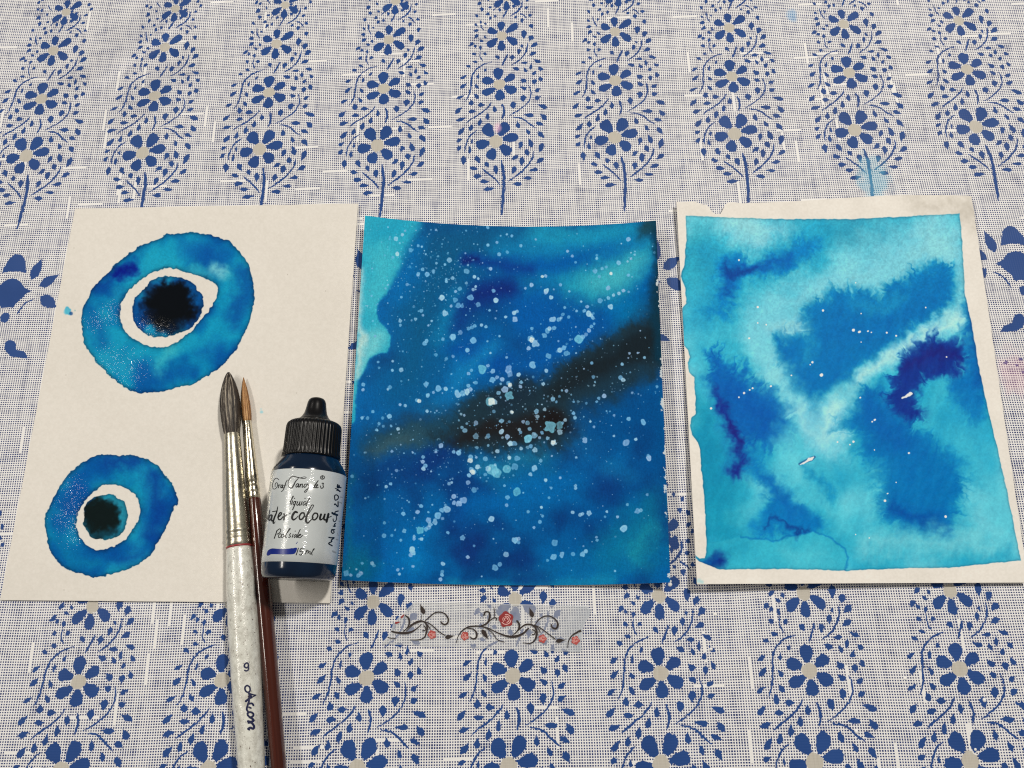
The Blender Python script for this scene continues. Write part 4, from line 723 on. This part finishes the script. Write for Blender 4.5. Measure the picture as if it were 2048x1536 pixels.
Z1 = [([(335,355),(285,318),(225,350),(188,450),(190,555),(235,580),(290,530),(308,460),(280,425),(248,455),(245,525)], 9), ([(318,480),(338,495),(322,552)], 13), ([(330,520),(352,478),(375,480)], 10), ([(430,480),(398,485),(380,525),(392,552),(418,520),(436,478),(424,545),(448,548)], 12), ([(390,640),(430,615),(470,530),(505,420),(540,360)], [8,12,14,10]), ([(455,500),(520,480)], 8),
 ([(560,480),(590,545),(645,548),(690,490),(735,400),(800,325)], [8,12,18,20,14,10]), ([(555,470),(570,370),(640,285),(700,275),(790,298),(900,322),(975,318),(990,296),(940,285),(870,305),(800,312)], [8,12,14,12,12,10,8,8,8,8,8]),
 ([(812,455),(770,455),(745,500),(755,535),(790,505),(815,455),(800,530),(830,520)], 13), ([(850,460),(842,535)], 15), ([(845,510),(880,462),(905,465),(892,535),(925,522)], 12), ([(1005,460),(960,465),(940,515),(958,540),(1000,500),(1030,450)], 12), ([(1040,450),(1045,520),(1015,610),(975,655),(950,645),(985,600),(1060,550)], 11), ([(1160,545),(1200,480),(1280,375)], 11), ([(1280,375),(1215,480),(1190,540),(1225,545)], 13), ([(1225,525),(1270,490),(1262,470),(1235,500),(1245,550),(1285,535)], 12), ([(1370,440),(1405,440),(1395,480),(1405,530),(1370,560),(1340,550)], 13), ([(1330,500),(1345,540)], 10),
 ([(1385,255),(1345,275),(1340,320),(1380,342),(1425,320),(1425,275),(1385,255)], 11), ([(1372,320),(1372,282),(1395,285),(1375,302),(1400,322)], 8),
 ([(600,890),(650,820),(685,755),(665,760),(630,850),(610,930),(625,940)], 11), ([(665,860),(640,950)], 15), ([(715,800),(712,806)], 16), ([(745,880),(705,880),(680,930),(690,960),(725,930),(750,875)], 12), ([(745,880),(700,1000),(665,1080)], 15), ([(790,880),(765,950),(785,970),(825,930),(845,880)], 13), ([(845,880),(825,965),(860,960)], 13), ([(895,880),(870,965)], 14), ([(965,800),(962,806)], 16), ([(975,885),(940,890),(915,940),(925,970),(965,935),(985,880)], 12), ([(1090,770),(1030,880),(985,960),(1010,975)], 15)]
ink('lettering', Z1, O_, s_, bv, .00004, blk, bt, bold=1.75)
Z2 = [([(240,0),(225,80),(205,160),(185,225)], 14), ([(175,130),(165,210),(140,290)], 12), ([(290,120),(245,130),(215,200),(225,250),(265,215),(295,120),(280,250),(310,255)], 22), ([(430,-80),(400,60),(350,180),(320,290),(335,325),(370,280)], [12,22,26,26,16,8]), ([(300,40),(420,20)], 14), ([(430,180),(500,120),(520,75),(480,70),(440,150),(450,225),(500,225),(560,160)], 22), ([(580,90),(590,140),(575,240)], 26), ([(590,170),(650,110)], 16),
 ([(690,100),(740,70)], 10), ([(900,60),(850,45),(795,110),(775,190),(810,235),(880,190),(920,140)], [30,34,36,36,28,16,10]), ([(1060,70),(1000,75),(950,150),(960,220),(1010,220),(1070,140),(1060,75)], 26), ([(1050,180),(1150,110),(1250,-30),(1290,-110),(1240,-110),(1180,10),(1120,170),(1110,270),(1150,310),(1210,260),(1290,170)], [10,12,12,14,16,24,34,36,28,16,10]), ([(1370,80),(1310,80),(1265,150),(1275,225),(1330,230),(1390,150),(1375,80)], 24), ([(1470,100),(1445,190),(1455,235),(1510,205),(1565,100)], [34,34,26,16,30]), ([(1560,110),(1540,220),(1590,240)], 28), ([(1650,90),(1625,190),(1600,290)], 36), ([(1630,190),(1720,150)], 14),
 ([(410,500),(375,600),(345,685)], 16), ([(395,510),(470,455),(500,475),(480,540),(410,585)], 14), ([(500,570),(460,590),(445,650),(475,665),(515,620),(505,575)], 13), ([(560,580),(525,600),(515,650),(545,665),(580,620),(565,580)], 13), ([(590,640),(680,520),(730,450),(700,460),(640,570),(610,650),(640,660)], 13), ([(740,560),(715,600),(735,640),(690,665)], 14), ([(800,580),(775,660)], 15), ([(850,505),(846,512)], 16), ([(875,590),(840,600),(820,645),(840,660),(880,600)], 13), ([(970,465),(920,570),(880,655),(905,660)], 14), ([(905,640),(980,600),(970,580),(930,610),(925,655),(965,665),(1025,610)], 14),
 ([(925,915),(900,1000),(870,1085)], 15), ([(1065,915),(985,930),(960,1000),(1010,990),(1020,1040),(985,1085),(950,1075)], 14), ([(1130,960),(1095,1060)], 14), ([(1105,1030),(1150,975),(1165,990),(1150,1045),(1195,1000),(1210,1010),(1195,1060)], 11), ([(1210,1070),(1260,1000),(1310,935),(1280,950),(1245,1060),(1265,1085)], 11)]
ink('lettering', Z2, (520, 1020), s_, bv, .00004, blk, bt, bold=1.5)
Z3 = [([(165,1195),(215,1205),(270,1205),(215,1250),(225,1275),(165,1315),(235,1360)], 16), ([(225,1050),(215,1090),(245,1120),(270,1095),(245,1060),(225,1045),(285,1050)], 14), ([(250,980),(290,985),(275,950),(300,930)], 15), ([(250,840),(255,880),(285,895),(315,850),(315,790)], 12), ([(230,725),(260,745),(335,770)], 26), ([(290,760),(290,710),(350,690)], 15), ([(275,570),(290,555),(330,600),(345,600),(345,510)], 15), ([(275,400),(290,480),(340,460),(350,410),(310,380),(275,400)], 14), ([(320,290),(345,290),(385,318)], 18), ([(290,255),(350,275)], 10), ([(335,185),(330,235),(370,240),(365,195)], 15), ([(340,180),(350,225),(405,245)], 14)]
ink('handwriting', Z3, (640, 950), 9.6, bv, .00005, penb, bt, bold=1.5)
faint = plain('faded_print', al((150, 150, 140)), .4)
ink('small_print', [([(360,880),(385,890)], 16), ([(370,520),(420,540)], 20), ([(385,420),(430,430)], 16), ([(310,1235),(345,1240)], 20), ([(240,1460),(300,1490)], 30), ([(330,1110),(350,1160)], 8)], (640, 950), 9.6, bv, .00004, faint, bt)
sw = plain('blue_swatch', al((8, 34, 110)), .3)
ink('colour_swatch', [([(190,1075),(235,1020),(300,995),(430,1000),(560,1003),(700,1000),(800,985),(870,930)], [70,120,140,130,130,140,150,60]), ([(905,770),(870,815)], 14)], (520, 1020), s_, bv, .00004, sw, bt)

# ------------------------------------------------------------------ washi tape
tp = thing('washi_tape', 'torn strip of translucent tape printed with red roses and brown vines', 'tape', tuple(W(960, 1255)))
n = NT('translucent_tape'); g = n.new('ShaderNodeTexCoord').outputs['Object']; X = xyz(n, n.uv())
d = n.new('ShaderNodeBsdfTransparent'); mx = n.new('ShaderNodeMixShader'); f = n.noise(g, 500.0, 3.0)
n.set(Base_Color=n.mix(n.mr(X[0], .82, .95), al((224, 220, 204)), al((196, 196, 188))), Roughness=.34, Normal=n.bump(n.noise(g, 240.0, 3.0), .5, .0004))
op = n.M('ADD', n.mr(f, .3, .7, .24, .33), n.mr(n.M('ADD', X[0], n.M('MULTIPLY', n.noise(g, 130.0, 2.0), .10)), .90, .98, 0.0, .14))
eg = n.M('MAXIMUM', n.M('ABSOLUTE', n.M('SUBTRACT', X[1], .5)), n.M('ADD', n.M('MULTIPLY', n.M('ABSOLUTE', n.M('SUBTRACT', X[0], .5)), 1.0), 0.0)); op = n.M('ADD', op, n.mr(eg, .465, .495, 0.0, .22)); n.put(mx.inputs[0], op); n.put(mx.inputs[1], d.outputs[0]); n.put(mx.inputs[2], n.b.outputs[0]); n.put(n.t.nodes['Material Output'].inputs['Surface'], mx.outputs[0])
nu, nv = 90, 14; V, U = [], []; rr = np.random.default_rng(12); jl = rr.normal(0, 1.6, nv); jr = rr.normal(0, 1.5, nv)
lx = [828, 822, 815, 808, 802, 798, 792, 788, 784, 780, 777, 774, 770, 764]; rx = [1174, 1178, 1179, 1177, 1173, 1168, 1166, 1165, 1164, 1164, 1163, 1163, 1164, 1162]
for j in range(nv):
    for i in range(nu):
        u, v = i / (nu - 1), j / (nv - 1); x = lx[j] + jl[j] + (rx[j] + jr[j] - lx[j] - jl[j]) * u; y = (1203 + 9 * u) * (1 - v) + (1288 + 16 * u) * v
        p = W(x, y, .0004); hw_ = .00014 * (u > .85) * math.sin(u * 90 + v * 9) + .0001 * math.sin(u * 25 + v * 3); p[2] = .00042 + float(cloth_h(p[0], p[1])) + abs(hw_); V.append(p); U.append((u, v))
strip = mesh_obj('tape_strip', V, [(j * nu + i, (j + 1) * nu + i, (j + 1) * nu + i + 1, j * nu + i + 1) for j in range(nv - 1) for i in range(nu - 1)], n.m, tp, uvs=U)
bv = bvh_of([strip]); brown = plain('brown_print', al((38, 24, 18)), .6); rose = plain('rose_print', al((140, 36, 34)), .5); rosel = plain('light_rose_print', al((172, 66, 56)), .5); pale = plain('rose_line_print', al((226, 176, 158)), .5)
T1 = (750, 1190); t1 = 8.904
vineA = [([(205,598),(290,645),(400,670),(530,678),(650,655),(740,600),(830,520)], [12,18,24,30,22,14,10]), ([(510,650),(600,570),(680,510),(760,470),(840,465),(900,500),(930,580),(900,720),(850,775),(760,798),(620,798)], [10,12,16,18,18,16,22,18,14,12,8]), ([(560,640),(680,530),(780,485),(830,470)], 10), ([(540,360),(600,420),(610,510),(570,590),(510,640)], [12,20,20,14,8]), ([(890,465),(960,400),(1060,320),(1160,305),(1250,340),(1305,430),(1290,500),(1235,525),(1180,490),(1180,460)], [10,14,14,14,14,18,20,20,16,10]), ([(900,480),(980,515),(1060,580),(1150,660),(1250,720)], 12), ([(890,490),(950,550),(985,605)], 10), ([(200,710),(260,765),(370,770)], 10), ([(870,540),(905,600),(890,630),(845,638)], 12), ([(820,460),(835,350)], 6)]
leafA = [leaf_pts(800,150,880,345,80,.68), leaf_pts(1445,715,1245,760,75,.75)]
vineB = [([(1450,850),(1480,740),(1550,640),(1660,570),(1780,555),(1900,560),(2048,600)], [8,10,16,18,16,14,12]), ([(1640,590),(1750,610),(1810,680),(1800,760),(1740,780),(1690,740)], [10,14,22,22,18,10]), ([(1880,550),(1990,500),(2035,400),(2030,310),(1960,300),(1945,360)], [10,14,14,14,14,16])]
leafB = [leaf_pts(2020,790,1900,610,80,.65)]
T2 = (950, 1190); t2 = 8.533
vineC = [([(0,525),(100,530),(200,490),(260,430),(330,390),(370,400),(365,435)], [14,14,14,12,12,14,10]), ([(225,470),(262,370),(240,295),(185,285),(150,345)], [10,12,14,14,16]), ([(330,390),(335,300),(325,210)], [8,10,6]), ([(100,535),(260,585),(400,650),(560,705),(700,705),(830,650),(920,565)], [10,12,14,24,30,22,12]), ([(200,570),(300,650),(380,760),(500,805)], 10), ([(640,690),(750,590),(850,510),(950,505),(1030,560),(1055,660),(1020,770),(940,825),(820,815)], [8,14,18,20,20,24,18,12,8]), ([(715,440),(755,500),(745,580),(680,665)], [20,22,18,10]), ([(1030,500),(1100,410),(1200,360),(1300,370),(1390,440),(1415,510),(1385,570),(1320,555),(1300,500)], [10,14,14,14,16,22,22,18,12]), ([(1010,510),(1110,560),(1220,640),(1370,755)], 12), ([(1020,520),(1085,580),(1110,640)], 10), ([(960,490),(965,390)], 7), ([(980,590),(1025,620),(1015,670),(975,675)], 12), ([(1580,900),(1600,780),(1660,690),(1740,640),(1825,600)], [8,12,16,22,30]), ([(900,570),(830,640),(760,690)], 9)]
leafC = [leaf_pts(925,205,990,385,75,.68), leaf_pts(1570,760,1375,790,75,.72), leaf_pts(230,760,120,600,70,.62)]
ink('printed_vine', vineA + vineB, T1, t1, bv, .00005, brown, tp, fills=leafA + leafB, bold=1.5); ink('printed_vine', vineC, T2, t2, bv, .00005, brown, tp, fills=leafC, bold=1.5)
def rose_at(o, s, cx, cy, r, m0, big=False):
    a = np.linspace(0, 2 * np.pi, 26, endpoint=False); rr = np.random.default_rng(int(cx)); rad = r * (1 + .10 * np.cos(5 * a + cx) + rr.normal(0, .03, 26))
    ink('printed_rose', [], o, s, bv, .00007, m0, tp, fills=[np.stack([cx + rad * np.cos(a), cy + rad * np.sin(a) * 1.08], -1)])
    L = []
    for k, f in enumerate((.22, .45, .7)):
        b0 = k * 2.1 + cx; L.append(([(cx + r * f * math.cos(b0 + t), cy + r * f * math.sin(b0 + t)) for t in np.linspace(0, 4.2 - k * .9, 6)], r * .10)); 
        if k: L.append(([(cx + r * f * math.cos(b0 + 4.4 + t), cy + r * f * math.sin(b0 + 4.4 + t)) for t in np.linspace(0, 1.3, 4)], r * .09))
    ink('rose_lines', L, o, s, bv, .00009, pale, tp)
rose_at(T1, t1, 1015, 705, 70, rosel); rose_at(T1, t1, 1600, 730, 70, rosel); rose_at(T2, t2, 1150, 745, 66, rosel); rose_at(T2, t2, 1715, 775, 68, rosel)
rose_at(T2, t2, 530, 415, 122, rose, True)
ink('printed_rose', [([(300,515),(380,495),(440,480)], [10,40,14]), ([(470,400),(520,350)], [36,16])], T1, t1, bv, .00007, rose, tp)

# ------------------------------------------------------------------ dried drops of white gouache on the cloth
gou = plain('white_gouache', al((240, 238, 230)), .45)
for k, (x, y, r) in enumerate([(1340, 1163, 3.4), (1340, 1169, 4.2), (1422, 1298, 3.2), (1431, 1229, 3.6), (1713, 1463, 4.2), (1969, 1400, 4.0), (1951, 1499, 2.6), (1810, 1357, 3.2)]):
    c = W(x, y); R = r * .17e-3; V = [c + [0, 0, R * .42 + cloth_h(c[0], c[1])]]; Fc = []; rr = np.random.default_rng(k)
    for j, (q, hz) in enumerate([(.55, .34), (.9, .12), (1.0, -.1)]):
        for i in range(12): a = i / 12 * 6.2832; V.append(c + [R * q * math.cos(a) * (1 + .12 * math.sin(2 * a + k)), R * q * math.sin(a), R * hz + float(cloth_h(c[0], c[1]))])
    Fc += [(0, 1 + i, 1 + (i + 1) % 12) for i in range(12)] + [(1 + j * 12 + i, 13 + j * 12 + i, 13 + j * 12 + (i + 1) % 12, 1 + j * 12 + (i + 1) % 12) for j in range(2) for i in range(12)]
    o = mesh_obj('paint_drop', V, Fc, gou); tag(o, ['white paint drop touching the lower right corner of the night sky painting', 'white paint drop just below another at the corner of the night sky painting', 'white paint drop on the printed leaf between two flower sprays right of the tape',
     'white paint drop on bare cloth right of the rose tape, below the turquoise painting', 'white paint drop on a printed stem below the middle of the turquoise painting', 'white paint drop on a printed leaf nearest the right edge of the cloth', 'small white paint drop on a flower petal in the lower right corner', 'white paint drop on bare weave between the two rightmost flower sprays'][k], 'paint drop', 'dried white paint drops on the cloth')
